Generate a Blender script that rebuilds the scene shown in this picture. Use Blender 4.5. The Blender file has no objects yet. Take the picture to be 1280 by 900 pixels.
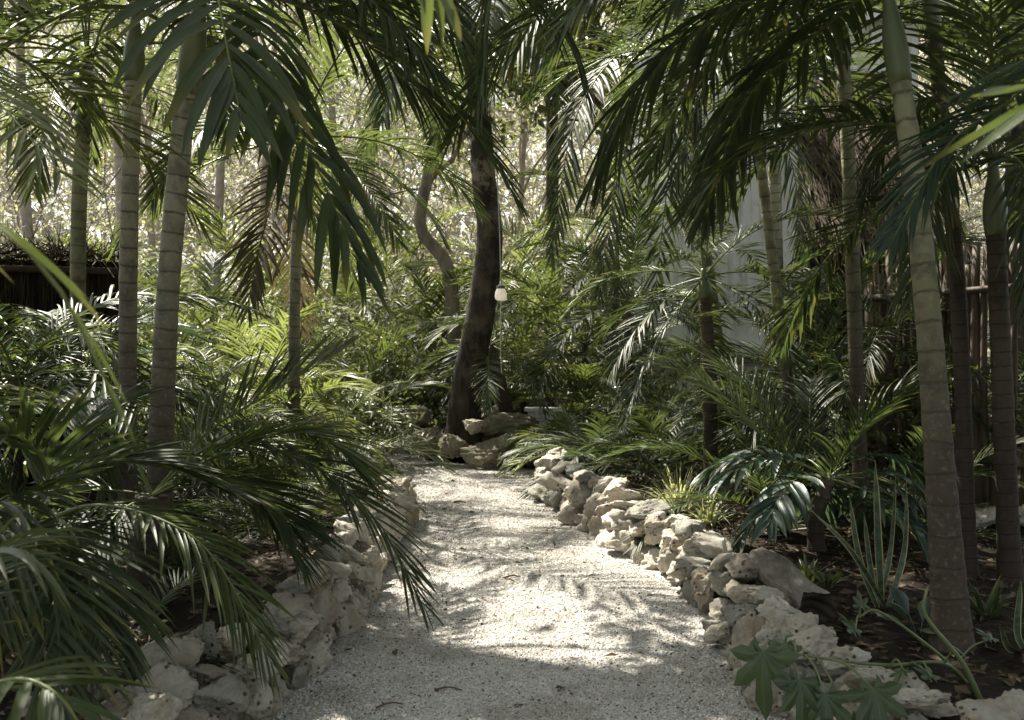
import bpy, math, random
import numpy as np
from mathutils import Vector, Matrix
rnd = random.Random(7); R = np.random.default_rng(7)
sc = bpy.context.scene; COL = sc.collection
PI = math.pi; rad = math.radians
FPX, CX, HY, CAMZ = 1244.0, 640.0, 440.0, 1.5
def W(px, py, d): return np.array([(px-CX)/FPX*d, d, CAMZ-(py-HY)/FPX*d])

# ------------------------------------------------------------------ materials
class NT:
    def __init__(s, name):
        s.m = bpy.data.materials.new(name); s.m.use_nodes = True
        s.t = s.m.node_tree; s.t.nodes.clear()
        s.out = s.n('ShaderNodeOutputMaterial')
    def n(s, typ, **k):
        o = s.t.nodes.new(typ)
        for a, b in k.items(): setattr(o, a, b)
        return o
    def put(s, sock, v):
        if isinstance(v, bpy.types.NodeSocket): s.t.links.new(v, sock)
        elif isinstance(v, (tuple, list)): sock.default_value = tuple(v)+((1,) if len(v) == 3 and sock.type == 'RGBA' else ())
        else: sock.default_value = v
    def math(s, op, a, b=0.0, clamp=False):
        o = s.n('ShaderNodeMath', operation=op, use_clamp=clamp); s.put(o.inputs[0], a); s.put(o.inputs[1], b); return o.outputs[0]
    def mix(s, f, a, b, bt='MIX'):
        o = s.n('ShaderNodeMix', data_type='RGBA', blend_type=bt)
        s.put(o.inputs[0], f); s.put(o.inputs[6], a); s.put(o.inputs[7], b); return o.outputs[2]
    def ramp(s, f, lo, hi, a=0.0, b=1.0):
        o = s.n('ShaderNodeMapRange', interpolation_type='SMOOTHSTEP'); s.put(o.inputs[0], f)
        for i, v in enumerate((lo, hi, a, b)): s.put(o.inputs[i+1], v)
        return o.outputs[0]
    def noise(s, scale, detail=4, rough=.6, vec=None, dist=0.0):
        o = s.n('ShaderNodeTexNoise'); o.inputs['Scale'].default_value = scale; o.inputs['Detail'].default_value = detail
        o.inputs['Roughness'].default_value = rough; o.inputs['Distortion'].default_value = dist
        s.put(o.inputs['Vector'], vec if vec is not None else s.co()); return o.outputs[0]
    def voro(s, scale, feature='F1', vec=None, out='Distance'):
        o = s.n('ShaderNodeTexVoronoi', feature=feature); o.inputs['Scale'].default_value = scale
        s.put(o.inputs['Vector'], vec if vec is not None else s.co()); return o.outputs[out]
    def co(s, which='Object'):
        if not hasattr(s, '_tc'): s._tc = s.n('ShaderNodeTexCoord')
        return s._tc.outputs[which]
    def scaled(s, v):
        o = s.n('ShaderNodeMapping'); o.inputs['Scale'].default_value = v; s.put(o.inputs['Vector'], s.co()); return o.outputs[0]
    def attr(s):
        a = s.n('ShaderNodeAttribute', attribute_name='leaf'); q = s.n('ShaderNodeSeparateColor')
        s.t.links.new(a.outputs['Color'], q.inputs[0]); return q.outputs[0], q.outputs[1], q.outputs[2], a.outputs['Alpha']
    def rand(s): return s.n('ShaderNodeObjectInfo').outputs['Random']
    def bump(s, h, strength=.5, dist=.01):
        o = s.n('ShaderNodeBump'); o.inputs['Strength'].default_value = strength; o.inputs['Distance'].default_value = dist
        s.put(o.inputs['Height'], h); return o.outputs[0]
    def pbr(s, col, rough=.6, spec=.5, normal=None, **k):
        o = s.n('ShaderNodeBsdfPrincipled'); s.put(o.inputs['Base Color'], col); s.put(o.inputs['Roughness'], rough)
        s.put(o.inputs['Specular IOR Level'], spec)
        if normal is not None: s.put(o.inputs['Normal'], normal)
        for a, b in k.items(): s.put(o.inputs[a], b)
        return o.outputs[0]
    def end(s, sh): s.t.links.new(sh, s.out.inputs['Surface']); return s.m

def leaf_mat(name, c1, c2, tip=(.16, .13, .03), tipamt=.3, tr=.3, rough=.42, spec=.42, rach=(.10, .12, .035), trc=None):
    m = NT(name); s, u, r, t = m.attr()
    f = m.math('ADD', m.math('MULTIPLY', r, .6), m.math('MULTIPLY', m.rand(), .4))
    col = m.mix(f, c1, c2)
    n = m.noise(7, 3)
    col = m.mix(m.ramp(n, .35, .75, 0, .5), col, [x*1.5 for x in c2])
    rib = m.ramp(m.math('ABSOLUTE', m.math('SUBTRACT', u, .5)), .03, .10, .35, 0)
    col = m.mix(rib, col, [min(1, x*1.9+.01) for x in c2])
    tf = m.ramp(m.math('ADD', s, m.math('MULTIPLY', m.math('SUBTRACT', r, .5), .7)), .78, 1.12, 0, 1)
    tf = m.math('MULTIPLY', tf, m.ramp(m.math('ADD', m.rand(), m.math('MULTIPLY', r, .2)), .15, .8, tipamt*.3, min(1, tipamt*1.6)))
    col = m.mix(tf, col, tip)
    isr = m.math('LESS_THAN', s, -.01)
    col = m.mix(isr, col, rach)
    p = m.pbr(col, rough, spec, m.bump(m.math('SINE', m.math('MULTIPLY', u, 40.0)), .12, .002))
    tc = trc or (min(1, c2[0]*2.1+.015), min(1, c2[1]*2.15+.02), c2[2]*1.5)
    tcol = m.mix(tf, tc, [min(1, x*1.5) for x in tip])
    tl = m.n('ShaderNodeBsdfTranslucent'); m.put(tl.inputs[0], tcol)
    mx = m.n('ShaderNodeMixShader'); m.put(mx.inputs[0], m.math('MULTIPLY', m.math('SUBTRACT', 1.0, isr), tr))
    m.t.links.new(p, mx.inputs[1]); m.t.links.new(tl.outputs[0], mx.inputs[2])
    return m.end(mx.outputs[0])
M = {}
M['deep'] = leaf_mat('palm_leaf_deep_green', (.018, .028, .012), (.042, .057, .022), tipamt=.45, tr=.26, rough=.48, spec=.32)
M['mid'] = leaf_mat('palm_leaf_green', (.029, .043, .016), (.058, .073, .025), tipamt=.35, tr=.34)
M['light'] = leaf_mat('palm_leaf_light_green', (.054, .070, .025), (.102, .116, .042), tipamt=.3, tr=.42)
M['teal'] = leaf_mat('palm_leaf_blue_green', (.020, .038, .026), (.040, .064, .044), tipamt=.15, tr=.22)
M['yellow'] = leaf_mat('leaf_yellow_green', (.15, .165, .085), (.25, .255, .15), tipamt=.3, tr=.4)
M['dead'] = leaf_mat('leaf_dead_brown', (.048, .036, .020), (.095, .076, .042), tipamt=.5, tr=.2, trc=(.15, .12, .06), rough=.7, spec=.2, rach=(.10, .06, .03))
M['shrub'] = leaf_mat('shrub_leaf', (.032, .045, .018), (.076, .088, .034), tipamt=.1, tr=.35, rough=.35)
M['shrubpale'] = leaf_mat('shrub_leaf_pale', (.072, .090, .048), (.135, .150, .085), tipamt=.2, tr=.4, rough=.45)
M['pale'] = leaf_mat('distant_haze_leaf', (.40, .385, .33), (.55, .53, .475), tipamt=.1, tr=.4, rough=.7, spec=.1, trc=(.52, .50, .43))  # grey-white tone paints distance haze into the leaf colour
M['lobe'] = leaf_mat('lobed_leaf_dark', (.022, .036, .014), (.042, .060, .022), tipamt=.3, tr=.25, rough=.33, spec=.4)
M['dull'] = leaf_mat('dry_wood_leaf', (.15, .155, .095), (.26, .255, .185), tipamt=.1, tr=.4, rough=.6)

def trunk_mat(name, low, high, ring, spacing=.1, depth=.5, ringw=.08):
    m = NT(name); h, u, r, t = m.attr()
    nz = m.noise(9, 5); n2 = m.noise(40, 4)
    hh = m.math('ADD', m.math('DIVIDE', h, spacing), m.math('MULTIPLY', nz, .45))
    fr = m.math('FRACT', hh)
    line = m.ramp(m.math('ABSOLUTE', m.math('SUBTRACT', fr, .5)), .5-ringw, .5-ringw*.35, 0, 1)
    col = m.mix(m.ramp(u, .25, .95), low, high)  # stem browns towards the foot; low tone also has shade painted in
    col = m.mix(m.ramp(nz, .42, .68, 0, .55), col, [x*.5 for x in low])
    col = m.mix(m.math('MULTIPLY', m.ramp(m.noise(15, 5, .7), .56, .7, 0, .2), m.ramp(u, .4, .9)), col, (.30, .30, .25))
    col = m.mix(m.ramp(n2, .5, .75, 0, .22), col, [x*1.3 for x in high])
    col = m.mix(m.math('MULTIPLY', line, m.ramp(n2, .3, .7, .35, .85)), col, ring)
    stri = m.noise(60, 3, vec=m.scaled((1, 1, .08)))
    hgt = m.math('ADD', m.math('MULTIPLY', line, -1.0), m.math('ADD', m.math('MULTIPLY', n2, .5), m.math('MULTIPLY', stri, .4)))
    return m.end(m.pbr(col, .72, .25, m.bump(hgt, depth, .008)))
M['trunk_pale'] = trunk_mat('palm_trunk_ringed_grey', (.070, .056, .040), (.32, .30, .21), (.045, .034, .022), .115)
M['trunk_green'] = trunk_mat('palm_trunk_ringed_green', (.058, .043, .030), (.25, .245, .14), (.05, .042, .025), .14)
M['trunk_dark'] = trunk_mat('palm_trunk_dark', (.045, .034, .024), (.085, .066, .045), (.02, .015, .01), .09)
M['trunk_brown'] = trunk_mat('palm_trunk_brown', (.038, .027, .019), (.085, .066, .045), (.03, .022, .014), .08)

def simple(name, c1, c2, scale=6, rough=.8, spec=.2, bump=.4, bscale=None, stretch=None, dist=.01):
    m = NT(name); v = m.scaled(stretch) if stretch else None
    n = m.noise(scale, 6, .65, v)
    col = m.mix(m.ramp(n, .3, .7), c1, c2)
    col = m.mix(m.math('MULTIPLY', m.rand(), .35), col, [x*.6 for x in c1])
    return m.end(m.pbr(col, rough, spec, m.bump(m.noise(bscale or scale*4, 5, .65, v), bump, dist)))
M['shaft'] = simple('crownshaft_green', (.085, .11, .04), (.16, .18, .08), 5, .42, .4, .15, stretch=(1, 1, .15))
M['sheath'] = simple('dry_leaf_sheath', (.075, .048, .026), (.16, .105, .06), 8, .8, .2, .5, stretch=(1, 1, .1))
def barkm():
    m = NT('tree_bark_dark'); n = m.noise(6, 6, .7, m.scaled((1, 1, .4))); h, u, r, t = m.attr()
    col = m.mix(m.ramp(n, .35, .7), (.018, .014, .010), (.060, .048, .034))
    pt = m.math('MULTIPLY', m.ramp(m.noise(3.2, 5, .65), .48, .60), m.ramp(u, .45, .75, .15, 1)); col = m.mix(pt, col, (.26, .215, .155))
    return m.end(m.pbr(col, .85, .2, m.bump(m.noise(26, 6, .7, m.scaled((1, 1, .35))), .9, .03)))
M['bark'] = barkm()
M['bark_pale'] = simple('tree_bark_pale', (.11, .088, .064), (.27, .22, .165), 6, .85, .15, .6, 24, (1, 1, .4))
M['twig'] = simple('twig_pale', (.30, .25, .20), (.50, .43, .36), 5, .85, .15, .2)
M['bamboo'] = simple('fence_pole_brown', (.06, .044, .029), (.17, .127, .085), 9, .65, .3, .4, 40, (1, 1, .06))
M['thatch'] = simple('thatch_dry', (.035, .026, .017), (.11, .085, .052), 14, .85, .15, .6, 60, (1, 1, .1))
M['thatch_dark'] = simple('brush_dark', (.020, .016, .011), (.060, .046, .030), 12, .9, .1, .6, 60, (1, 1, .1))
M['darkwood'] = simple('dark_wood', (.03, .021, .015), (.07, .05, .033), 8, .75, .25, .4, 30, (1, 1, .1))
M['steel'] = simple('lantern_metal', (.06, .055, .05), (.10, .09, .08), 8, .45, .5, .1)
M['cord'] = simple('cord_pale', (.45, .42, .36), (.6, .56, .5), 30, .8, .2, .1)

def stucco():
    m = NT('white_stucco'); n = m.noise(1.3, 6, .7); st = m.noise(3, 5, .7, m.scaled((1.6, 1.6, .18)))
    col = m.mix(m.ramp(n, .35, .75), (.82, .81, .77), (.70, .69, .65))
    col = m.mix(m.ramp(st, .46, .66, 0, .75), col, (.40, .38, .33))
    col = m.mix(m.ramp(m.noise(4, 6, .75), .56, .66, 0, .6), col, (.36, .34, .28))
    return m.end(m.pbr(col, .85, .2, m.bump(m.noise(35, 5), .35, .01)))
M['stucco'] = stucco()
def rockm(name, base, alt, stain, dark=(.07, .06, .045), pit=.5):
    m = NT(name); rv = m.n('ShaderNodeVectorMath', operation='ADD'); m.put(rv.inputs[0], m.co())
    cmb = m.n('ShaderNodeCombineXYZ'); rr = m.rand()
    m.put(cmb.inputs[0], m.math('MULTIPLY', rr, 37.0)); m.put(cmb.inputs[1], m.math('MULTIPLY', rr, 11.0)); m.put(rv.inputs[1], cmb.outputs[0])
    v = rv.outputs[0]
    n = m.noise(11, 8, .7, v); n2 = m.noise(5, 6, .65, v); n3 = m.noise(34, 7, .75, v)
    col = m.mix(m.ramp(n, .35, .68), base, alt)
    col = m.mix(m.ramp(n2, .48, .66, 0, .8), col, stain)
    col = m.mix(m.ramp(n3, .56, .72, 0, .65), col, dark)
    vz = m.voro(30, vec=v)
    pits = m.math('MULTIPLY', m.ramp(vz, .12, .30, 1, 0), m.ramp(m.noise(7, 3, .5, v), .47, .58))
    col = m.mix(m.math('MULTIPLY', pits, .9), col, (.025, .02, .014))
    col = m.mix(m.math('MULTIPLY', rr, .4), col, [x*.62 for x in base])
    h = m.math('ADD', m.math('MULTIPLY', n3, .5), m.math('MULTIPLY', m.noise(80, 4, .7, v), .25))
    h = m.math('SUBTRACT', m.math('ADD', h, m.math('MULTIPLY', n, .8)), m.math('MULTIPLY', pits, 1.3))
    return m.end(m.pbr(col, .88, .18, m.bump(h, 1.0, .03)))
M['rock0'] = rockm('limestone_pale', (.54, .50, .42), (.43, .385, .305), (.33, .265, .18))
M['rock1'] = rockm('limestone_ochre', (.44, .40, .33), (.36, .31, .24), (.27, .20, .13))
M['rock2'] = rockm('limestone_grey_lichen', (.35, .335, .285), (.25, .24, .195), (.15, .145, .095))
M['rock3'] = rockm('rock_dark_mossy', (.25, .225, .16), (.17, .155, .10), (.11, .11, .05), dark=(.025, .022, .015))

def gravelm():
    m = NT('gravel_ground'); v = m.voro(75, out='Color'); q = m.n('ShaderNodeSeparateColor'); m.t.links.new(v, q.inputs[0])
    col = m.mix(q.outputs[0], (.30, .28, .245), (.56, .53, .48))
    col = m.mix(m.ramp(m.noise(1.9, 6, .7), .46, .66, 0, .7), col, (.20, .175, .14))
    col = m.mix(m.ramp(m.noise(55, 3, .7), .6, .72, 0, .7), col, (.07, .06, .045))
    d = m.voro(75)
    return m.end(m.pbr(col, .9, .15, m.bump(m.math('MULTIPLY', d, -1.0), .8, .012)))
M['gravel'] = gravelm()
def pebblem():
    m = NT('gravel_stones'); s, u, r, t = m.attr()
    col = m.mix(r, (.33, .31, .275), (.60, .575, .53)); col = m.mix(m.ramp(m.noise(1.9, 6, .7), .46, .66, 0, .5), col, (.26, .23, .19)); col = m.mix(m.math('GREATER_THAN', u, .93), col, (.09, .075, .055))
    return m.end(m.pbr(col, .85, .2))
M['pebble'] = pebblem()
def soil():
    m = NT('dark_soil'); n = m.noise(6, 8, .7)
    col = m.mix(m.ramp(n, .3, .7), (.012, .009, .006), (.034, .026, .018))
    col = m.mix(m.ramp(m.voro(28), .0, .35, .6, 0), col, (.10, .08, .055))
    return m.end(m.pbr(col, .92, .1, m.bump(m.noise(45, 6, .7), .9, .03)))
M['soil'] = soil()
M['litter'] = leaf_mat('leaf_litter', (.02, .014, .009), (.085, .06, .035), tipamt=.2, tr=.05, rough=.75, spec=.2)
def snakem():
    m = NT('snake_plant_leaf'); s, u, r, t = m.attr()
    edge = m.ramp(m.math('ABSOLUTE', m.math('SUBTRACT', u, .5)), .36, .42)
    band = m.noise(16, 3, .6, m.scaled((.6, .6, 1.6)), 1.0)
    col = m.mix(m.ramp(band, .4, .6), (.030, .050, .028), (.075, .095, .060)); col = m.mix(edge, col, (.30, .29, .11))
    return m.end(m.pbr(col, .45, .4))
M['snake'] = snakem()
def lampm():
    m = NT('lantern_glass_lit'); return m.end(m.pbr(m.mix(m.ramp(m.noise(14, 4), .4, .7), (.72, .68, .6), (.5, .46, .38)), .25, .5, **{'Emission Color': (1, .85, .62), 'Emission Strength': .10}))
M['lamp'] = lampm()
def cutm():
    m = NT('log_cut_face'); n = m.noise(12, 5); w = m.n('ShaderNodeTexWave', wave_type='RINGS', rings_direction='Y'); w.inputs['Scale'].default_value = 7; w.inputs['Distortion'].default_value = 3
    m.put(w.inputs['Vector'], m.co())
    col = m.mix(w.outputs[1], (.018, .014, .010), (.05, .04, .028)); col = m.mix(m.ramp(n, .5, .7), col, (.02, .016, .012))
    return m.end(m.pbr(col, .9, .1, m.bump(n, .6, .01)))
M['cut'] = cutm()
M['log'] = simple('weathered_log', (.06, .052, .04), (.26, .24, .20), 5, .85, .2, .9, 26, (1, .35, 1), .025)

# ------------------------------------------------------------------ mesh helpers
class G:
    def __init__(s): s.V = []; s.Q = []; s.T = []; s.A = []; s.n = 0
    def add(s, V, quads=None, tris=None, A=None):
        V = np.asarray(V, float).reshape(-1, 3)
        if quads is not None and len(quads): s.Q.append(np.asarray(quads, int).reshape(-1, 4)+s.n)
        if tris is not None and len(tris): s.T.append(np.asarray(tris, int).reshape(-1, 3)+s.n)
        s.V.append(V)
        if A is None: A = np.tile([0, .5, .5, 0], (len(V), 1))
        s.A.append(np.asarray(A, float).reshape(-1, 4)); s.n += len(V); return s
    def obj(s, name, mat, parent=None, loc=(0, 0, 0), smooth=True, rel=None):
        me = s.mesh(name, mat, smooth, rel)
        return link(name, me, parent, loc)
    def mesh(s, name, mat, smooth=True, rel=None):
        V = np.concatenate(s.V); A = np.concatenate(s.A)
        if rel is not None: V = V-np.asarray(rel)
        parts = []; starts = []; c = 0
        for L, k in ((s.Q, 4), (s.T, 3)):
            if L:
                a = np.concatenate(L); parts.append(a.ravel()); starts.append(c+np.arange(len(a))*k); c += a.size
        me = bpy.data.meshes.new(name); me.vertices.add(len(V)); me.vertices.foreach_set('co', V.ravel().astype(np.float32))
        li = np.concatenate(parts); st = np.concatenate(starts)
        me.loops.add(len(li)); me.loops.foreach_set('vertex_index', li.astype(np.int32))
        me.polygons.add(len(st)); me.polygons.foreach_set('loop_start', st.astype(np.int32))
        me.update(calc_edges=True)
        ca = me.color_attributes.new('leaf', 'FLOAT_COLOR', 'POINT'); ca.data.foreach_set('color', A.ravel().astype(np.float32))
        me.polygons.foreach_set('use_smooth', np.full(len(st), bool(smooth)))
        me.materials.append(mat if not isinstance(mat, str) else M[mat]); me.validate(); return me
def link(name, data, parent=None, loc=(0, 0, 0), rotz=0, scale=1):
    o = bpy.data.objects.new(name, data); COL.objects.link(o); o.parent = parent; o.location = tuple(loc)
    o.rotation_euler = (0, 0, rotz); o.scale = (scale,)*3; return o
def tag(o, label=None, cat=None, group=None, kind=None):
    for k, v in (('label', label), ('category', cat), ('group', group), ('kind', kind)):
        if v: o[k] = v
    return o
def thing(name, loc, label, cat, group=None): return tag(link(name, None, None, loc), label, cat, group)
def nrm(v): return v/np.maximum(np.linalg.norm(v, axis=-1, keepdims=True), 1e-9)
def spline(P, m):
    P = np.asarray(P, float)
    if len(P) == 2: return P[0]+(P[1]-P[0])*np.linspace(0, 1, m)[:, None]
    Q = np.vstack([2*P[0]-P[1], P, 2*P[-1]-P[-2]]); out = []
    ts = np.linspace(0, len(P)-1-1e-6, m)
    for t in ts:
        i = int(t); f = t-i; a, b, c, d = Q[i:i+4]
        out.append(.5*((2*b)+(-a+c)*f+(2*a-5*b+4*c-d)*f*f+(-a+3*b-3*c+d)*f**3))
    out = np.array(out); L = np.r_[0, np.cumsum(np.linalg.norm(np.diff(out, axis=0), axis=1))]
    q = np.linspace(0, L[-1], m); return np.stack([np.interp(q, L, out[:, k]) for k in range(3)], 1)
def tube(g, pts, radii, n=8, cap=True, A=None, lump=0.0, rg=R):
    pts = np.asarray(pts, float); m = len(pts); radii = np.broadcast_to(np.asarray(radii, float), (m,))
    T = nrm(np.gradient(pts, axis=0)); ref = np.array([1, 0, 0.]) if abs(T[0, 0]) < .8 else np.array([0, 1., 0])
    V = []; h = np.r_[0, np.cumsum(np.linalg.norm(np.diff(pts, axis=0), axis=1))]; AA = []
    a = np.arange(n)*2*PI/n; ph = rg.uniform(0, 6, 3)
    for i in range(m):
        u = nrm(ref-np.dot(ref, T[i])*T[i]); ref = u; v = np.cross(T[i], u)
        rr = radii[i]*(1+lump*(np.sin(a*2+ph[0]+h[i]*3)*.6+np.sin(a*3+ph[1]-h[i]*5)*.4))
        V.append(pts[i]+rr[:, None]*(np.cos(a)[:, None]*u+np.sin(a)[:, None]*v))
        AA.append(np.tile([h[i], i/(m-1), .5, 1], (n, 1)))
    V = np.concatenate(V); AA = np.concatenate(AA) if A is None else np.tile(A, (len(V), 1))
    i, j = np.meshgrid(np.arange(m-1), np.arange(n), indexing='ij'); j2 = (j+1) % n
    q = np.stack([i*n+j, i*n+j2, (i+1)*n+j2, (i+1)*n+j], -1).reshape(-1, 4); tr = []
    if cap:
        V = np.vstack([V, pts[0], pts[-1]]); AA = np.vstack([AA, AA[0], AA[-1]]); c = m*n
        for k in range(n): tr += [(c, (k+1) % n, k), (c+1, (m-1)*n+k, (m-1)*n+(k+1) % n)]
    return g.add(V, q, tr, AA)
def box(g, c, s, rot=None):
    x, y, z = np.asarray(s)/2
    V = np.array([(a*x, b*y, e*z) for e in (-1, 1) for b in (-1, 1) for a in (-1, 1)])
    if rot is not None: V = V @ np.array(rot).T
    return g.add(V+np.asarray(c), [(0, 2, 3, 1), (4, 5, 7, 6), (0, 1, 5, 4), (2, 6, 7, 3), (0, 4, 6, 2), (1, 3, 7, 5)])
def rz(a): c, s = math.cos(a), math.sin(a); return np.array([[c, -s, 0], [s, c, 0], [0, 0, 1.]])

Zv = np.array([0, 0, 1.])
WS = np.array([0, .12, .35, .6, .8, .92, 1]); WP = np.array([.35, .8, 1, .85, .55, .28, .02])
def frond_geo(ctrl, n=38, Lf=.55, Wd=.045, K=6, a0=68, a1=22, dih=22, sag=.9, pet=.15, rr=.012, fold=.28, jit=6, miss=.03, twist=0., S0=None, rg=R, curl=.0):
    C = spline(ctrl, 28); T = nrm(np.gradient(C, axis=0)); t = np.linspace(0, 1, 28)
    if S0 is None:
        ch = C[-1]-C[0]; ch = ch*np.array([1, 1, 0]); S0 = np.cross(ch, Zv) if np.linalg.norm(ch) > .05 else np.array([1., 0, 0])
    S = nrm(nrm(np.asarray(S0, float))[None]-np.sum(T*nrm(np.asarray(S0, float)), 1, keepdims=True)*T); N = np.cross(S, T)
    if N[:10, 2].mean() < 0: N = -N; S = -S
    if twist:
        c, s_ = math.cos(twist), math.sin(twist); S, N = c*S+s_*N, c*N-s_*S
    g = G(); tube(g, C, rr*(1-.85*t**.8), 5, False, A=[-1, .5, .5, 0])
    u = np.linspace(0, 1, n); tt = np.concatenate([pet+(1-pet)*u**.95]*2)+rg.normal(0, .25/n, 2*n); tt = np.clip(tt, pet*.9, 1)
    uu = np.concatenate([u, u]); sd = np.r_[np.ones(n), -np.ones(n)]
    keep = rg.random(2*n) > miss; tt, uu, sd = tt[keep], uu[keep], sd[keep]; m = len(tt)
    it = lambda X: np.stack([np.interp(tt, t, X[:, k]) for k in range(3)], 1)
    B, Tt, Ss, Nn = it(C), nrm(it(T)), nrm(it(S)), nrm(it(N))
    a = np.radians(a0+(a1-a0)*uu**1.3+rg.normal(0, jit, m)); v = np.radians(dih*(1-.5*uu)+rg.normal(0, jit, m))
    d0 = np.cos(a)[:, None]*Tt+np.sin(a)[:, None]*(np.cos(v)[:, None]*sd[:, None]*Ss+np.sin(v)[:, None]*Nn)
    ln = Lf*np.sin(PI*(.12+.80*uu))**.7*rg.uniform(.85, 1.08, m); wd = Wd*(.55+.45*np.sin(PI*(.15+.75*uu)))*rg.uniform(.85, 1.1, m)
    sg = sag*rg.uniform(.55, 1.35, m)*ln/Lf; tw = rg.normal(0, .28, m)
    ss = np.linspace(0, 1, K+1); pos = B.copy(); VV = []; AA = []; r = rg.random(m)
    for k, s in enumerate(ss):
        d = nrm(d0-sg[:, None]*(s**1.4)*Zv[None]*1.2)
        if k: pos = pos+d*(ln/K)[:, None]
        Nl = nrm(Nn-np.sum(Nn*d, 1, keepdims=True)*d); Bl = np.cross(d, Nl)
        tk = tw*s*1.5+curl*s
        Nl, Bl = np.cos(tk)[:, None]*Nl+np.sin(tk)[:, None]*Bl, np.cos(tk)[:, None]*Bl-np.sin(tk)[:, None]*Nl
        w = (wd*np.interp(s, WS, WP)*.5)[:, None]
        VV += [pos-Bl*w+Nl*w*fold, pos-Nl*w*fold, pos+Bl*w+Nl*w*fold]
        for uc in (0, .5, 1): AA.append(np.stack([np.full(m, s), np.full(m, uc), r, uu], 1))
    V = np.stack(VV, 1).reshape(-1, 3); A = np.stack(AA, 1).reshape(-1, 4); st = 3*(K+1)
    q = []
    for k in range(K):
        for c in (0, 1): q.append((3*k+c, 3*k+c+1, 3*k+c+4, 3*k+c+3))
    q = (np.array(q)[None]+(np.arange(m)*st)[:, None, None]).reshape(-1, 4)
    return g.add(V, q, None, A)
def arc(L, el, droop, side=0., m=9, p=1.25):
    P = [np.zeros(3)]; t = np.linspace(0, 1, m)
    for k in range(1, m):
        tm = (t[k]+t[k-1])/2; e = rad(el-droop*tm**p)
        P.append(P[-1]+L/(m-1)*np.array([math.cos(e)*math.cos(side*tm), math.cos(e)*math.sin(side*tm), math.sin(e)]))
    return np.array(P)
# species: L, droop by elevation, leaflets
SPEC = dict(
    broad=dict(L=2.1, n=40, Lf=.54, Wd=.032, sag=.6, a0=60, dih=22, pet=.10, rr=.016, K=6),
    fan=dict(L=1.7, n=38, Lf=.60, Wd=.030, sag=.28, a0=50, dih=20, pet=.2, rr=.012, K=6),
    areca=dict(L=1.9, n=38, Lf=.48, Wd=.026, sag=.38, a0=54, dih=28, pet=.2, rr=.012, K=6),
    coco=dict(L=3.0, n=56, Lf=.70, Wd=.034, sag=.9, a0=62, dih=12, pet=.14, rr=.022, K=6),
    small=dict(L=.95, n=20, Lf=.30, Wd=.026, sag=.5, a0=58, dih=18, pet=.25, rr=.006, K=5),
    wide=dict(L=.85, n=11, Lf=.36, Wd=.060, sag=1.0, a0=62, dih=15, pet=.3, rr=.009, K=6),
    plume=dict(L=1.5, n=52, Lf=.36, Wd=.018, sag=.4, a0=52, dih=35, pet=.2, rr=.009, K=4))
DRO = {78: 75, 58: 95, 38: 95, 15: 80, -12: 55, -40: 35}
LIB = {}
def lib(sp, el, mat):
    e = min(DRO, key=lambda q: abs(q-el)); v = rnd.randrange(2); k = (sp, e, v, mat)
    if k not in LIB:
        s = SPEC[sp]; dr = DRO[e]*R.uniform(.85, 1.12)*(1.0 if sp in ('coco', 'broad') else .88)
        g = frond_geo(arc(s['L'], e, dr, R.uniform(-.35, .35)), s['n'], s['Lf'], s['Wd'], s['K'], s['a0'], 20, s['dih'], s['sag'], s['pet'], s['rr'], S0=(0, 1, 0))
        LIB[k] = g.mesh('frond', mat)
    return LIB[k]

# ------------------------------------------------------------------ ground & path
LB = np.array([(-4, -1.6), (2.8, -2.0), (3.3, -1.5), (3.7, -1.2), (4.15, -.97), (4.8, -.92), (5.8, -.84), (7.2, -.87), (8.8, -.85), (9.5, -1.15), (11, -1.9), (12.5, -2.5), (14, -3.0), (16, -2.9), (18, -2.4), (22, -1.7), (27, -1.3), (34, -1.2)])
RB = np.array([(-4, 1.6), (2.5, 2.0), (3.2, 1.5), (3.6, 1.22), (4.06, 1.08), (4.44, 1.04), (5.33, 1.11), (6.55, 1.0), (7.46, .78), (9.3, .45), (10.1, .22), (11, .35), (12.4, .45), (13.1, -.1), (13.6, -1.25), (16, -1.6), (18, -1.3), (22, -.6), (27, -.2), (34, 0)])
xl = lambda y: np.interp(y, LB[:, 0], LB[:, 1]); xr = lambda y: np.interp(y, RB[:, 0], RB[:, 1])
def rise(y): t = np.clip((np.asarray(y, float)-13.5)/8, 0, 1); return .38*t*t*(3-2*t)
def lump(x, y): return np.sin(x*2.1+1.3)*np.sin(y*1.7+.4)*.03+np.sin(x*5.3+y*3.1)*.012
def gz(x, y):
    x = np.asarray(x, float); y = np.asarray(y, float)
    d = np.maximum(xl(y)-x, x-xr(y)); t = np.clip((d-.02)/.3, 0, 1); inside = (y > -4) & (y < 34)
    t = np.where(inside, t, 1)
    return rise(y)+np.where(t > 0, t*t*(3-2*t)*(.19+lump(x, y)), 0)-.03*(1-t)
def z0(x, y): return float(gz(x, y))
def sheet(g, X, Y, Z):
    m, n = X.shape; i, j = np.meshgrid(np.arange(m-1), np.arange(n-1), indexing='ij')
    q = np.stack([i*n+j, (i+1)*n+j, (i+1)*n+j+1, i*n+j+1], -1).reshape(-1, 4)
    return g.add(np.stack([X, Y, Z], -1).reshape(-1, 3), q[:, ::-1])
gx = np.unique(np.r_[-150, -80, -40, np.arange(-20, -6, 1), np.arange(-6, 6.01, .08), np.arange(7, 21, 1), 40, 80, 150])
gy = np.unique(np.r_[-60, -30, -15, -8, np.arange(-4, 15, .1), np.arange(15, 36, .5), 45, 70, 120, 220])
X, Y = np.meshgrid(gx, gy, indexing='ij'); g = G(); sheet(g, X, Y, gz(X, Y)); tag(g.obj('ground', 'soil'), kind='structure')
ys = np.arange(-4, 34, .12); us = np.linspace(0, 1, 44)
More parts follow.
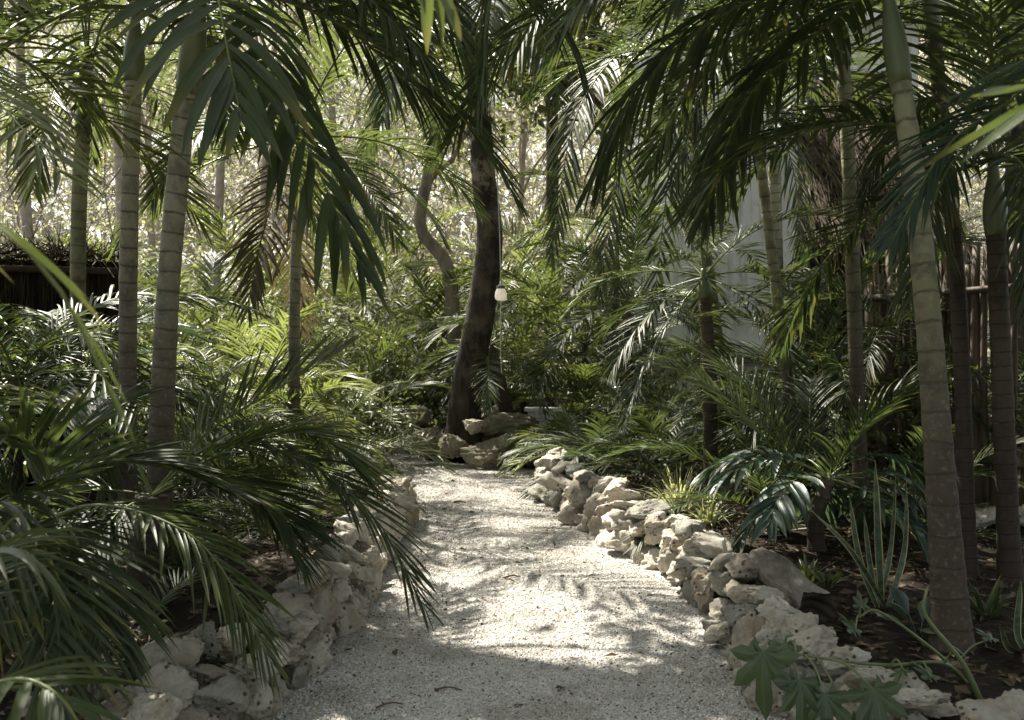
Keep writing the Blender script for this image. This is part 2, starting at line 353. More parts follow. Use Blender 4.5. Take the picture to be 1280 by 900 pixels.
X = xl(ys)[:, None]-.12+us[None]*(xr(ys)-xl(ys)+.24)[:, None]; Y = np.broadcast_to(ys[:, None], X.shape)
pz = lambda x, y: rise(y)+.004+.008*np.sin(x*3+y*1.1)*np.sin(y*2.3)+.005*np.sin(x*9+y*5)
g = G(); sheet(g, X, Y, pz(X, Y)); tag(g.obj('gravel_path', 'gravel'), kind='structure')
def pebbles():
    n = 150000; y = 3.3+11*R.random(n)**1.7; u = R.random(n); x = xl(y)-.05+u*(xr(y)-xl(y)+.1)
    ed = np.minimum(u, 1-u); ok = (R.random(n) < .35+ed*6) ; y, u, x = y[ok], u[ok], x[ok]; n = len(y); s = R.uniform(.0028, .0072, n)*(1+.06*(y-4)); k = R.random(n) < .04; s[k] *= 1.7
    O = np.array([(1, 0, 0), (-1, 0, 0), (0, 1, 0), (0, -1, 0), (0, 0, 1), (0, 0, -1)], float)
    V = O[None]*(s[:, None]*R.uniform(.7, 1.3, (n, 3)))[:, None, :]*R.uniform(.75, 1.2, (n, 6, 1)); V[:, :, 2] *= .7
    a = R.uniform(0, 6.3, n); c, q = np.cos(a)[:, None], np.sin(a)[:, None]
    vx = V[:, :, 0]*c-V[:, :, 1]*q; vy = V[:, :, 0]*q+V[:, :, 1]*c; tlt = R.normal(0, .35, (n, 1))
    V = np.stack([vx+x[:, None], vy+y[:, None], V[:, :, 2]+vx*tlt+(pz(x, y)+s*.25)[:, None]], -1).reshape(-1, 3)
    f = np.array([(0, 2, 4), (2, 1, 4), (1, 3, 4), (3, 0, 4), (2, 0, 5), (1, 2, 5), (3, 1, 5), (0, 3, 5)])
    F = (f[None]+6*np.arange(n)[:, None, None]).reshape(-1, 3); r = R.random(n); u2 = R.random(n)
    A = np.repeat(np.stack([r*0, u2, r, r], 1), 6, 0); g = G(); g.add(V, None, F, A)
    tag(g.obj('gravel', 'pebble', smooth=False), kind='stuff')
pebbles()
def leafquads(P, D, Nn, L, Wd, r=None):
    """small pointed leaves: P base, D direction, Nn normal"""
    m = len(P); D = nrm(D); B = nrm(np.cross(D, Nn)); Nn = np.cross(B, D); L = np.asarray(L).reshape(-1, 1); Wd = np.asarray(Wd).reshape(-1, 1)
    V = np.stack([P, P+D*L*.4+B*Wd*.5+Nn*Wd*.12, P+D*L*.45-Nn*L*.04, P+D*L*.4-B*Wd*.5+Nn*Wd*.12, P+D*L-Nn*L*.14], 1).reshape(-1, 3)
    f = np.array([(0, 1, 2), (0, 2, 3), (1, 4, 2), (2, 4, 3)]); F = (f[None]+5*np.arange(m)[:, None, None]).reshape(-1, 3)
    r = R.random(m) if r is None else r
    A = np.stack([np.stack([np.full(m, s), np.full(m, u), r, r], 1) for s, u in ((0, .5), (.4, 1), (.45, .5), (.4, 0), (1, .5))], 1).reshape(-1, 4)
    return V, F, A
def litter():
    n = 16000; y = R.uniform(2.5, 16, n); x = np.where(R.random(n) < .5, xl(y)-.1-R.random(n)**1.3*4.5, xr(y)+.12+R.random(n)**1.3*4.5)
    k = R.random(n) < .012; x[k] = (xl(y)+R.random(n)*(xr(y)-xl(y)))[k]
    a = R.uniform(0, 6.3, n); D = np.stack([np.cos(a), np.sin(a), R.normal(0, .25, n)], 1); Nn = np.stack([R.normal(0, .4, n), R.normal(0, .4, n), np.ones(n)], 1)
    L = R.uniform(.03, .11, n); V, F, A = leafquads(np.stack([x, y, gz(x, y)+np.where(k, .045, .012)], 1), D, Nn, L, L*R.uniform(.25, .55, n))
    g = G(); g.add(V, None, F, A); tag(g.obj('leaf_litter', 'litter'), kind='stuff')
litter()

# ------------------------------------------------------------------ palms
CNT = {}
def palm(label, base, ctrl, r0, r1, sp, mat, tmat, n=11, sc_=1., els=(80, -12), az0=None, shaft=.5, hero=(), name='palm_tree', group='palm trees around the path', azlim=None, dead=0, smat='shaft', cat='palm'):
    base = np.asarray(base, float); e = thing(name, base, label, cat, group)
    P = spline(np.vstack([base, ctrl]), 70) if ctrl is not None else None
    if P is not None:
        h = np.r_[0, np.cumsum(np.linalg.norm(np.diff(P, axis=0), axis=1))]; tt = h/h[-1]
        r = r0+(r1-r0)*tt**.65+r0*.22*np.exp(-h/.16)+.0018*np.sin(h*2*PI/.115)
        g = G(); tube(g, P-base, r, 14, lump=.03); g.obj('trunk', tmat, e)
        top = P[-1]; ax = nrm(P[-1]-P[-4])
        if shaft:
            q = spline([top-ax*.02, top+ax*shaft*.5, top+ax*shaft], 14); s = np.linspace(0, 1, 14)
            g = G(); tube(g, q-base, r1*(1.12+.35*np.sin(PI*np.clip(s*1.6, 0, 1))-.72*s), 12); g.obj('crownshaft', smat, e); top = q[-1]-ax*.08
    else: top = base+np.array([0, 0, .04])
    az = rnd.uniform(0, 6.28) if az0 is None else az0
    for k in range(n):
        f = k/max(1, n-1); el = els[0]+(els[1]-els[0])*f**.9+rnd.uniform(-7, 7)
        a = az+k*2.399+rnd.uniform(-.25, .25)
        if azlim: a = azlim[0]+(azlim[1]-azlim[0])*((k*.618) % 1)
        off = (a+PI/2+PI) % (2*PI)-PI
        if ctrl is not None and base[1] < 7.6 and abs(off) < .75 and el < 60: a += .8 if off > 0 else -.8
        mt = 'dead' if k >= n-dead else mat
        o = link('frond', lib(sp, el, mt), e, top-base, a, sc_*rnd.uniform(.85, 1.1))
        o.rotation_euler = (rnd.uniform(-.12, .12), rnd.uniform(-.1, .1), a)
    for hh in hero:
        kw = dict(SPEC[hh.get('sp', sp)]); kw.pop('L'); kw.update(hh.get('kw', {}))
        pts = [W(*p) for p in hh['p']]
        if hh.get('att', 1): pts = [top]+pts
        frond_geo(pts, **kw).obj('frond', hh.get('mat', mat), e, rel=base)
    return e
def bp(px, d, dz=0):   # a foot on the ground
    x = (px-CX)/FPX*d; return np.array([x, d, z0(x, d)-.03+dz])

# --- left group
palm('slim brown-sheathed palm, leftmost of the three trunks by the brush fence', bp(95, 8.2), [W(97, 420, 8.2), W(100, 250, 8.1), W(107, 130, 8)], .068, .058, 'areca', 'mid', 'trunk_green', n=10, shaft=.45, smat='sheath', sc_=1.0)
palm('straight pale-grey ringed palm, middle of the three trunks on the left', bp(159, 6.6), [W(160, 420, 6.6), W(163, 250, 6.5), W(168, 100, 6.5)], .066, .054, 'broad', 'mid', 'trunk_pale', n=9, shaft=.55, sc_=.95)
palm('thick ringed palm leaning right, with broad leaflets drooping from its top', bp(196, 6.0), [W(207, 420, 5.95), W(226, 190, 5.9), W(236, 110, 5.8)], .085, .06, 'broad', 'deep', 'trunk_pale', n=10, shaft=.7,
     hero=[dict(p=[(268, -30, 4.6), (283, 50, 4.0), (300, 140, 3.8)], kw=dict(n=13, Lf=.66, Wd=.068, a0=75, a1=20, dih=0, sag=1.2, pet=.4, fold=.2)),
           dict(p=[(300, -10, 5.2), (370, 150, 4.8), (450, 330, 4.7)], kw=dict(n=24, Lf=.62, Wd=.06, dih=5, sag=1.5, pet=.3)),
           dict(p=[(340, -60, 5.4), (450, -10, 5.0), (545, 90, 4.8)], kw=dict(dih=10, sag=1.4)),
           dict(p=[(350, -30, 6.0), (440, 40, 6.1), (560, 150, 6.3)], kw=dict(n=40, Lf=.56, Wd=.04, dih=0, sag=.5)),
           dict(p=[(380, -100, 5.6), (560, -80, 5.4), (690, 20, 5.3), (735, 120, 5.3)], kw=dict(n=54, Lf=.5, Wd=.034, dih=0, sag=.6)),
           dict(p=[(360, -80, 6.6), (500, -20, 6.9), (610, 100, 7.0)], kw=dict(n=44, Lf=.56, Wd=.036, dih=0, sag=.5))])
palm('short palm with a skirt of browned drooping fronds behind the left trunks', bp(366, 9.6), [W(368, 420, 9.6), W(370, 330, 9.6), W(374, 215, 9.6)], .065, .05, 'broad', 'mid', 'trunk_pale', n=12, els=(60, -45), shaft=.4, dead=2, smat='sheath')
palm('low arching palm on a dark stump above the left stones', bp(180, 5.15), [W(182, 700, 5.15), W(190, 620, 5.15)], .10, .085, 'fan', 'deep', 'trunk_dark', n=4, els=(40, 0), shaft=0, sc_=.62,
     hero=[dict(p=[(270, 555, 5.1), (380, 575, 4.95), (470, 650, 4.8), (528, 755, 4.75)], kw=dict(n=46, Lf=.46, Wd=.024, dih=15, sag=.35)),
           dict(p=[(260, 540, 5.2), (340, 490, 5.25), (425, 440, 5.3)], kw=dict(n=36, Lf=.46, Wd=.026, dih=45, sag=.15)),
           dict(p=[(250, 580, 5.0), (330, 545, 5.0), (400, 545, 5.0), (455, 590, 5.0)], kw=dict(n=40, Lf=.56, Wd=.026, dih=10, sag=.2), mat='mid'),
           dict(p=[(240, 600, 5.0), (300, 605, 4.9), (370, 660, 4.8)], kw=dict(n=36, Lf=.55, dih=8, sag=.3)),
           dict(p=[(150, 640, 4.9), (115, 690, 4.7), (110, 780, 4.6)], kw=dict(n=40, Lf=.46, Wd=.022, dih=10, sag=.4)),
           dict(p=[(150, 545, 5.2), (70, 510, 5.3), (-20, 560, 5.4)], kw=dict(n=40, dih=20, sag=.4))], name='low_palm', group='low palms in the beds')
palm('low dark palm at the left edge with a frond arching over the pale rocks', bp(-60, 3.9), [W(-20, 760, 3.9), W(40, 660, 3.95)], .08, .065, 'fan', 'deep', 'trunk_dark', n=4, els=(50, 0), shaft=0, sc_=.65, azlim=(1.4, 4.2),
     hero=[dict(p=[(115, 632, 3.95), (205, 652, 3.85), (270, 702, 3.8), (338, 828, 3.75)], kw=dict(n=42, Lf=.40, Wd=.021, dih=5, sag=.5, pet=.18, a0=58), mat='mid'),
           dict(p=[(90, 590, 4.2), (180, 578, 4.3), (290, 610, 4.3)], kw=dict(n=42, Lf=.55, Wd=.024, dih=15, sag=.25)),
           dict(p=[(60, 590, 3.9), (20, 545, 3.7), (-40, 560, 3.5)], kw=dict(n=38, Lf=.5, Wd=.024, dih=20, sag=.3)),
           dict(p=[(75, 650, 3.8), (105, 705, 3.6), (125, 810, 3.5)], kw=dict(n=40, Lf=.46, Wd=.022, dih=10, sag=.4)),
           dict(p=[(45, 690, 3.6), (50, 760, 3.4), (60, 880, 3.3)], kw=dict(n=40, Lf=.46, Wd=.022, dih=10, sag=.4)),
           dict(p=[(20, 620, 3.7), (-20, 650, 3.4), (-40, 760, 3.2)], kw=dict(n=38, Lf=.5, dih=15, sag=.5))], name='low_palm', group='low palms in the beds')
palm('dark low palm in the bottom left corner with bar-like leaflets', bp(-120, 2.6), [W(-100, 900, 2.5)], .07, .06, 'broad', 'deep', 'trunk_dark', n=3, els=(60, 20), shaft=0, sc_=.5, azlim=(1.8, 4),
     hero=[dict(p=[(-60, 880, 2.4), (20, 850, 2.3), (80, 880, 2.25), (120, 960, 2.2)], kw=dict(n=17, Lf=.30, Wd=.03, dih=5, sag=.4, a0=75)),
           dict(p=[(-40, 720, 2.6), (30, 690, 2.6), (80, 760, 2.6)], kw=dict(n=20, Lf=.3, Wd=.024, dih=5, sag=.7))], name='low_palm', group='low palms in the beds')
# --- centre
palm('dark leaning palm trunk rising from the mossy rock pile', bp(577, 13.6), [W(584, 480, 13.5), W(601, 390, 13.4), W(612, 300, 13.3), W(604, 215, 13.2), W(597, 120, 13.2), W(585, 30, 13.2)], .25, .13, 'coco', 'deep', 'bark', n=15, els=(70, -20), shaft=0, sc_=1.0)
palm('small dark palm at the right foot of the dark leaning trunk', bp(642, 13.9), [W(630, 500, 13.8), W(612, 430, 13.7)], .12, .08, 'areca', 'deep', 'trunk_dark', n=9, els=(50, -30), shaft=0, sc_=.75)
# --- right group
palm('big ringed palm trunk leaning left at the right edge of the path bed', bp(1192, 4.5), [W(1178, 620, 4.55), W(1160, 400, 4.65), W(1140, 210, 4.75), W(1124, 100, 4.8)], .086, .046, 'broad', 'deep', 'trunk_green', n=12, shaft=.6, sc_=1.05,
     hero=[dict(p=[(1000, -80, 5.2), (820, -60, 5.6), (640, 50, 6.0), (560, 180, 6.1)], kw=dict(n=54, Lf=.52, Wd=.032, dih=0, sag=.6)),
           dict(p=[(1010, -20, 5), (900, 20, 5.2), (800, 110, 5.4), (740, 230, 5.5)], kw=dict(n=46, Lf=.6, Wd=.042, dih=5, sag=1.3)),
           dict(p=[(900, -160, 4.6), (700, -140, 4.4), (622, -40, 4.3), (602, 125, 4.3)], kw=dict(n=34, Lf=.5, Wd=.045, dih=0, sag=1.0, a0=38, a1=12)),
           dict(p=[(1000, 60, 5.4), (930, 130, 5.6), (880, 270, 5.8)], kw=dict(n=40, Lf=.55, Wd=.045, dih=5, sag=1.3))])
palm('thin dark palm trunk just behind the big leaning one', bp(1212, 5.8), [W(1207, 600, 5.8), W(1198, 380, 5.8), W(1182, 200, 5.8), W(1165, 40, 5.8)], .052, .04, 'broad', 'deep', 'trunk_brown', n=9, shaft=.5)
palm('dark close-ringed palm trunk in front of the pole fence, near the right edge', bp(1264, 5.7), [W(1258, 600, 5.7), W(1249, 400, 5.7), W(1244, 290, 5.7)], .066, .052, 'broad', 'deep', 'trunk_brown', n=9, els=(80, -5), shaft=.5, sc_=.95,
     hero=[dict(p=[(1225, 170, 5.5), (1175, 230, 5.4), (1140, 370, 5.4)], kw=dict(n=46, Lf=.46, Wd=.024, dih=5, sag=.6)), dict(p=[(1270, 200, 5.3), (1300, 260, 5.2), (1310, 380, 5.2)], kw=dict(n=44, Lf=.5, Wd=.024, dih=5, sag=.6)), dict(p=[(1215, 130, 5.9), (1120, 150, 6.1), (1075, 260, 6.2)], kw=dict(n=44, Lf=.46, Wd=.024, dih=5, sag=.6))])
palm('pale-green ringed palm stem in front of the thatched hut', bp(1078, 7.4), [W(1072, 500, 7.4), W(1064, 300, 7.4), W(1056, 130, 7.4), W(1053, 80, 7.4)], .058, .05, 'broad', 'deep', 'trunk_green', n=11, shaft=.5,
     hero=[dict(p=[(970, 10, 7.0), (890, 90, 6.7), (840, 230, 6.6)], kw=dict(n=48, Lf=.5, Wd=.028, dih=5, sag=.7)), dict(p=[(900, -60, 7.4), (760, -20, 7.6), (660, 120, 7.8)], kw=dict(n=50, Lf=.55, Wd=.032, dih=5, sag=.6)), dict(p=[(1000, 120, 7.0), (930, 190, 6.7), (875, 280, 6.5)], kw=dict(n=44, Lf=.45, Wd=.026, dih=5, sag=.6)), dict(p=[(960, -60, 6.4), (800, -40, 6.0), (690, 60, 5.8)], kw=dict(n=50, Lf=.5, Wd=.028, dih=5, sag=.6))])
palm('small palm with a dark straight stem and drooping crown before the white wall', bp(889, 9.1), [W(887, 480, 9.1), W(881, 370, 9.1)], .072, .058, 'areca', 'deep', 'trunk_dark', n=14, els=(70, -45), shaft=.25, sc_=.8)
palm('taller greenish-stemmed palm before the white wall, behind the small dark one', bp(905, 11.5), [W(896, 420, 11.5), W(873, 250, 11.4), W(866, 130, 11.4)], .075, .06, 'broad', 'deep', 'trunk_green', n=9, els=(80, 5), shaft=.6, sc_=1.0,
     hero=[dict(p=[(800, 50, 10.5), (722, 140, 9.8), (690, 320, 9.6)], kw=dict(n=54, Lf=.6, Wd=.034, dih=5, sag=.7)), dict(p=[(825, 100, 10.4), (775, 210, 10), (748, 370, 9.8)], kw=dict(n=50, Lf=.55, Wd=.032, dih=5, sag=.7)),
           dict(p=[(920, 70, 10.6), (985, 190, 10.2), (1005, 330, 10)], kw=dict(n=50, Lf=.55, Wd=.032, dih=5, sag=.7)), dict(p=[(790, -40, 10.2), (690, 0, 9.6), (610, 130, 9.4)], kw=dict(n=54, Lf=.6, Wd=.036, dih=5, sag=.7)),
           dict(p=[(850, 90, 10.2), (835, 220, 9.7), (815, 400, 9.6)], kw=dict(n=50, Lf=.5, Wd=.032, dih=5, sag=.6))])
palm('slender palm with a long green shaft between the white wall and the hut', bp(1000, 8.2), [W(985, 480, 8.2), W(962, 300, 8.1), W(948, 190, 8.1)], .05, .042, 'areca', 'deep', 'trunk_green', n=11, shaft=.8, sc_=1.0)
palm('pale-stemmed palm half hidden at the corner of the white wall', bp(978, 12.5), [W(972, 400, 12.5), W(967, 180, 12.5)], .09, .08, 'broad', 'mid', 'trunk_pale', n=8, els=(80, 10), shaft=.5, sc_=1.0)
# --- trunks outside the picture whose fronds reach into it
palm('palm beyond the left edge whose soft pale fronds reach in above the fence', np.array([-3.3, 5.0, .15]), [np.array([-3.25, 5.0, 1.8]), np.array([-3.2, 4.9, 3.0])], .08, .06, 'areca', 'light', 'trunk_green', n=9, shaft=.4, sc_=1.05,
     hero=[dict(p=[(-140, 20, 4.2), (-20, 110, 3.4), (75, 215, 3.0)], kw=dict(n=34, Lf=.5, Wd=.024, dih=10, sag=.5))])
palm('palm beside the viewer on the left with blurred blades crossing the edge', np.array([-1.9, .9, .15]), [np.array([-1.8, .95, 1.6]), np.array([-1.7, 1.0, 2.5])], .08, .06, 'broad', 'mid', 'trunk_pale', n=6, els=(80, 45), shaft=.4, sc_=1.1,
     hero=[dict(p=[(-300, 100, 1.3), (-60, 240, 1.35), (60, 340, 1.4), (130, 470, 1.45)], kw=dict(n=12, Lf=.3, Wd=.026, dih=0, sag=.5, a0=50)),
           dict(p=[(-200, -300, 1.6), (200, -330, 1.7), (480, -160, 1.8), (545, -15, 1.85)], kw=dict(n=18, Lf=.36, Wd=.05, dih=0, sag=1.8, a0=60), mat='mid')])
palm('palm beside the viewer on the right with a broad blurred blade near the hut', np.array([2.3, 2.0, .15]), [np.array([2.25, 2.05, 1.6]), np.array([2.2, 2.1, 2.7])], .08, .06, 'broad', 'deep', 'trunk_brown', n=8, els=(80, 20), shaft=.4, sc_=1.0,
     hero=[dict(p=[(1390, 60, 1.9), (1310, 105, 1.7), (1240, 115, 1.6)], kw=dict(n=5, Lf=.34, Wd=.045, dih=0, sag=.1, a0=35, a1=8, pet=.6)),
           dict(p=[(1420, 0, 2.8), (1262, 125, 3.4), (1180, 185, 3.6), (1115, 300, 3.7)], kw=dict(n=56, Lf=.36, Wd=.020, dih=20, sag=.6, pet=.45, a0=55), mat='teal')])

# --- low palms and young palms: (sp, mat, px, d, dz, n, scale, els, label)
LOW = [
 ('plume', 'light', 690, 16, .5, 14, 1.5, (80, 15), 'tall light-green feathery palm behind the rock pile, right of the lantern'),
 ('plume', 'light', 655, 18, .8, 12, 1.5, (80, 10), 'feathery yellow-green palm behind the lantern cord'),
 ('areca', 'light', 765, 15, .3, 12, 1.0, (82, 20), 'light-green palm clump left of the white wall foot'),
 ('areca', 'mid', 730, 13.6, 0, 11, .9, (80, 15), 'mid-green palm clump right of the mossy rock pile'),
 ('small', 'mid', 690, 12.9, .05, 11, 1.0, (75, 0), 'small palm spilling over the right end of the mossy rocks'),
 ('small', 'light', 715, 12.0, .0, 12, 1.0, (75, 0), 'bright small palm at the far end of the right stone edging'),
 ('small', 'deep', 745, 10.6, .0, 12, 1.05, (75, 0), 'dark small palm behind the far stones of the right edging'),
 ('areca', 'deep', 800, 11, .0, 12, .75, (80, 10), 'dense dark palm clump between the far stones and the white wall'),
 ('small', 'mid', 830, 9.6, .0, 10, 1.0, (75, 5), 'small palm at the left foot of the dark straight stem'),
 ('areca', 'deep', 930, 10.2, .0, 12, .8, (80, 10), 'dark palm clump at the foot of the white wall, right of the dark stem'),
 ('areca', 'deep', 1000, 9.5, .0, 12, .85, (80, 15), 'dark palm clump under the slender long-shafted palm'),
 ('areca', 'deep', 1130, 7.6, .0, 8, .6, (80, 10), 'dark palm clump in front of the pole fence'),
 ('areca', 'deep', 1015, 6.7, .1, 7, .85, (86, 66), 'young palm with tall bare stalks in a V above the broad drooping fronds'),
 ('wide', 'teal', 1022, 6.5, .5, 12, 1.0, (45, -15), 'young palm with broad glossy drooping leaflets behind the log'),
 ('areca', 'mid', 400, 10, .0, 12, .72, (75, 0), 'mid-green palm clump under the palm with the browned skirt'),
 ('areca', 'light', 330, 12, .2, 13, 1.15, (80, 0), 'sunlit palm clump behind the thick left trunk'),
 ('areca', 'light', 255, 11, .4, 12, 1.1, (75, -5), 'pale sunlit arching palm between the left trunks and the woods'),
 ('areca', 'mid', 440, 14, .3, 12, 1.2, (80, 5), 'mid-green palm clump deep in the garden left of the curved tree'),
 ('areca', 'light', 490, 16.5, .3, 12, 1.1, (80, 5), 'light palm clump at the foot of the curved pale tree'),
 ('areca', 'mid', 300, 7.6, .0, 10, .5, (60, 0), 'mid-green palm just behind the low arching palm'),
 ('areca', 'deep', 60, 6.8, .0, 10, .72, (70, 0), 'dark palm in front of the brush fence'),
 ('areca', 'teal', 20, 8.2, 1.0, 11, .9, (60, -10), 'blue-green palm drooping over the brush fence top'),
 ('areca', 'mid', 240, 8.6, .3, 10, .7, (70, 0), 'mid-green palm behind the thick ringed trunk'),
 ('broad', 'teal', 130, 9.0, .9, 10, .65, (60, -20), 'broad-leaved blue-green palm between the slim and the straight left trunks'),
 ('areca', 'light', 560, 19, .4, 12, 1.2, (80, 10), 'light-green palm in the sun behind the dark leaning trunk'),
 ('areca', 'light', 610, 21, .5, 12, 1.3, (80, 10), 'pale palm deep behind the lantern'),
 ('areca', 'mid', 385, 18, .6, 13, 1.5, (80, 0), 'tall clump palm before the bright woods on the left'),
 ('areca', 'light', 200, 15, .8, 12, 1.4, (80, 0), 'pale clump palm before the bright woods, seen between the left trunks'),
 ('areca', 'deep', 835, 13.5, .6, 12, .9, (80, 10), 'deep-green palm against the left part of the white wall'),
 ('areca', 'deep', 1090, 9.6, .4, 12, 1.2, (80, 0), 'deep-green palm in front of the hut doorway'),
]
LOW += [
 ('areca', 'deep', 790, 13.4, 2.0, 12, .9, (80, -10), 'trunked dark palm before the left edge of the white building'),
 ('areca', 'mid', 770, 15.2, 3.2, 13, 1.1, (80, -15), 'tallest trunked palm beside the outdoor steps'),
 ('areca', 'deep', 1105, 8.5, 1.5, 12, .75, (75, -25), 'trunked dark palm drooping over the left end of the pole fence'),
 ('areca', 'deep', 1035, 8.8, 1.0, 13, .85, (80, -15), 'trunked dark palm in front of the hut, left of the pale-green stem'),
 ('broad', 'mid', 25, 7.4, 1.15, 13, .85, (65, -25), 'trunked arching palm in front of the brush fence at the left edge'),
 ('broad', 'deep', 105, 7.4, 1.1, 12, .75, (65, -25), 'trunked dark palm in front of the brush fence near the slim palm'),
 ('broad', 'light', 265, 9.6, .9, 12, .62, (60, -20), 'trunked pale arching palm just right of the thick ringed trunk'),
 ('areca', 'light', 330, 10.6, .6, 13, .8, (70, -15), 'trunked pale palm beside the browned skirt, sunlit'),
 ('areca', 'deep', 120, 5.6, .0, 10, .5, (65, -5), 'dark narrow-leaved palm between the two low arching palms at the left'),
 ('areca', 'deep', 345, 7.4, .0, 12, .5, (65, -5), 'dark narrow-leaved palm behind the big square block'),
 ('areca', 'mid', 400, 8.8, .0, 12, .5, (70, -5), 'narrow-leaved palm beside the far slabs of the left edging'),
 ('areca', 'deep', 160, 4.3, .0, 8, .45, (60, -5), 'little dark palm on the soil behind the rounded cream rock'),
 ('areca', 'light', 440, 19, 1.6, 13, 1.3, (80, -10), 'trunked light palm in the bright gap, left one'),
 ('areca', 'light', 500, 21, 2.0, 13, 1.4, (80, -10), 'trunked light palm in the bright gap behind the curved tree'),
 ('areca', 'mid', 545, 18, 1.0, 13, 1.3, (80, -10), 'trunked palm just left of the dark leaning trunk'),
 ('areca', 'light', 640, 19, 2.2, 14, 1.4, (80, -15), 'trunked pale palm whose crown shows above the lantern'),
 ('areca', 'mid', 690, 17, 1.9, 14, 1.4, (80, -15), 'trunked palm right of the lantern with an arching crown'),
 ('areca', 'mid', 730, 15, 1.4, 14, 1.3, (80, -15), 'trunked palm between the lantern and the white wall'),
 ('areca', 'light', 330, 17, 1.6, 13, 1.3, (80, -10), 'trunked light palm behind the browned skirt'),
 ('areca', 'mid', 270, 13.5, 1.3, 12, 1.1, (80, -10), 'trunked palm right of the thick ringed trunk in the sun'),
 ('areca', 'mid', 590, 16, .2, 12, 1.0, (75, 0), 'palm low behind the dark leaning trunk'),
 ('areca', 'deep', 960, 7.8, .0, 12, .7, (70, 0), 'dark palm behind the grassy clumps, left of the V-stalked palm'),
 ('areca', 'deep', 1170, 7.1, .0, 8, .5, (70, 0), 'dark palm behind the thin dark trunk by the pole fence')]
for sp, mt, px, d, dz, n, s, els, lab in LOW:
    b = bp(px, d)
    if dz > .25:
        ct = [b+np.array([rnd.uniform(-.04, .04), 0, dz*.5]), b+np.array([rnd.uniform(-.08, .08), 0, dz])]
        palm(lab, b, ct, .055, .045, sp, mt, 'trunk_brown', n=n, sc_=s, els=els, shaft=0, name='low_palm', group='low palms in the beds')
    else: palm(lab, b, None, 0, 0, sp, mt, None, n=n, sc_=s, els=els, name='low_palm', group='low palms in the beds')

# ------------------------------------------------------------------ rocks
def ico(sub):
    import bmesh
    bm = bmesh.new(); bmesh.ops.create_icosphere(bm, subdivisions=sub, radius=1); bm.verts.ensure_lookup_table()
    V = np.array([v.co[:] for v in bm.verts]); F = np.array([[v.index for v in f.verts] for f in bm.faces]); bm.free(); return V, F
ICO = {k: ico(k) for k in (3, 4, 5)}
def rock_mesh(ax, seed, sub=4, cuts=12, rough=1.):
    q = np.random.default_rng(seed); V, F = ICO[sub]; V = V.copy()
    for k in range(cuts):
        nn = nrm(q.normal(size=3)); d = q.uniform(.42, .80); ov = np.maximum(V@nn-d, 0); V -= ov[:, None]*nn*.93
    D = nrm(V); o = np.zeros(len(V))
    for f, a in ((1.7, .06), (3.6, .045), (7.5, .035), (15, .022)):
        for _ in range(3):
            k = q.normal(size=3); o += a*rough*np.sin(V@nrm(k)*f*2+q.uniform(0, 6.3))*np.cos(V@nrm(q.normal(size=3))*f*1.6+q.uniform(0, 6))
    for f, a in ((9, .030), (19, .018), (38, .010)):
        w_ = np.sin(V@q.normal(size=3)*f+2*np.sin(V@q.normal(size=3)*f*.5))+np.sin(V@q.normal(size=3)*f+2*np.sin(V@q.normal(size=3)*f*.6)); o -= a*np.abs(w_)
    for _ in range(12):
        c = nrm(q.normal(size=3)); dd = np.linalg.norm(D-c, axis=1); o -= q.uniform(.04, .13)*rough*np.exp(-(dd/q.uniform(.06, .22))**2)
    V = V+D*o[:, None]; V *= np.asarray(ax); g = G(); g.add(V, None, F)
    return g
ORD = 'first second third fourth fifth sixth seventh eighth ninth tenth eleventh twelfth thirteenth fourteenth fifteenth sixteenth seventeenth eighteenth nineteenth twentieth'.split()
TENS = {2: 'twenty', 3: 'thirty', 4: 'forty'}
def ordn(i):
    if i < 20: return ORD[i]
    return TENS[(i+1)//10]+'-'+ORD[(i+1) % 10-1] if (i+1) % 10 else {30: 'thirtieth', 40: 'fortieth', 50: 'fiftieth'}[i+1]
RN = [100]
def rock(pos, ax, rot, mat, label, group, sub=5, name='rock', rough=1.):
    RN[0] += 1; g = rock_mesh(ax, RN[0], sub, rough=rough); o = g.obj(name, mat, None, pos, smooth=True)
    o.rotation_euler = rot; return tag(o, label, 'rock', group)
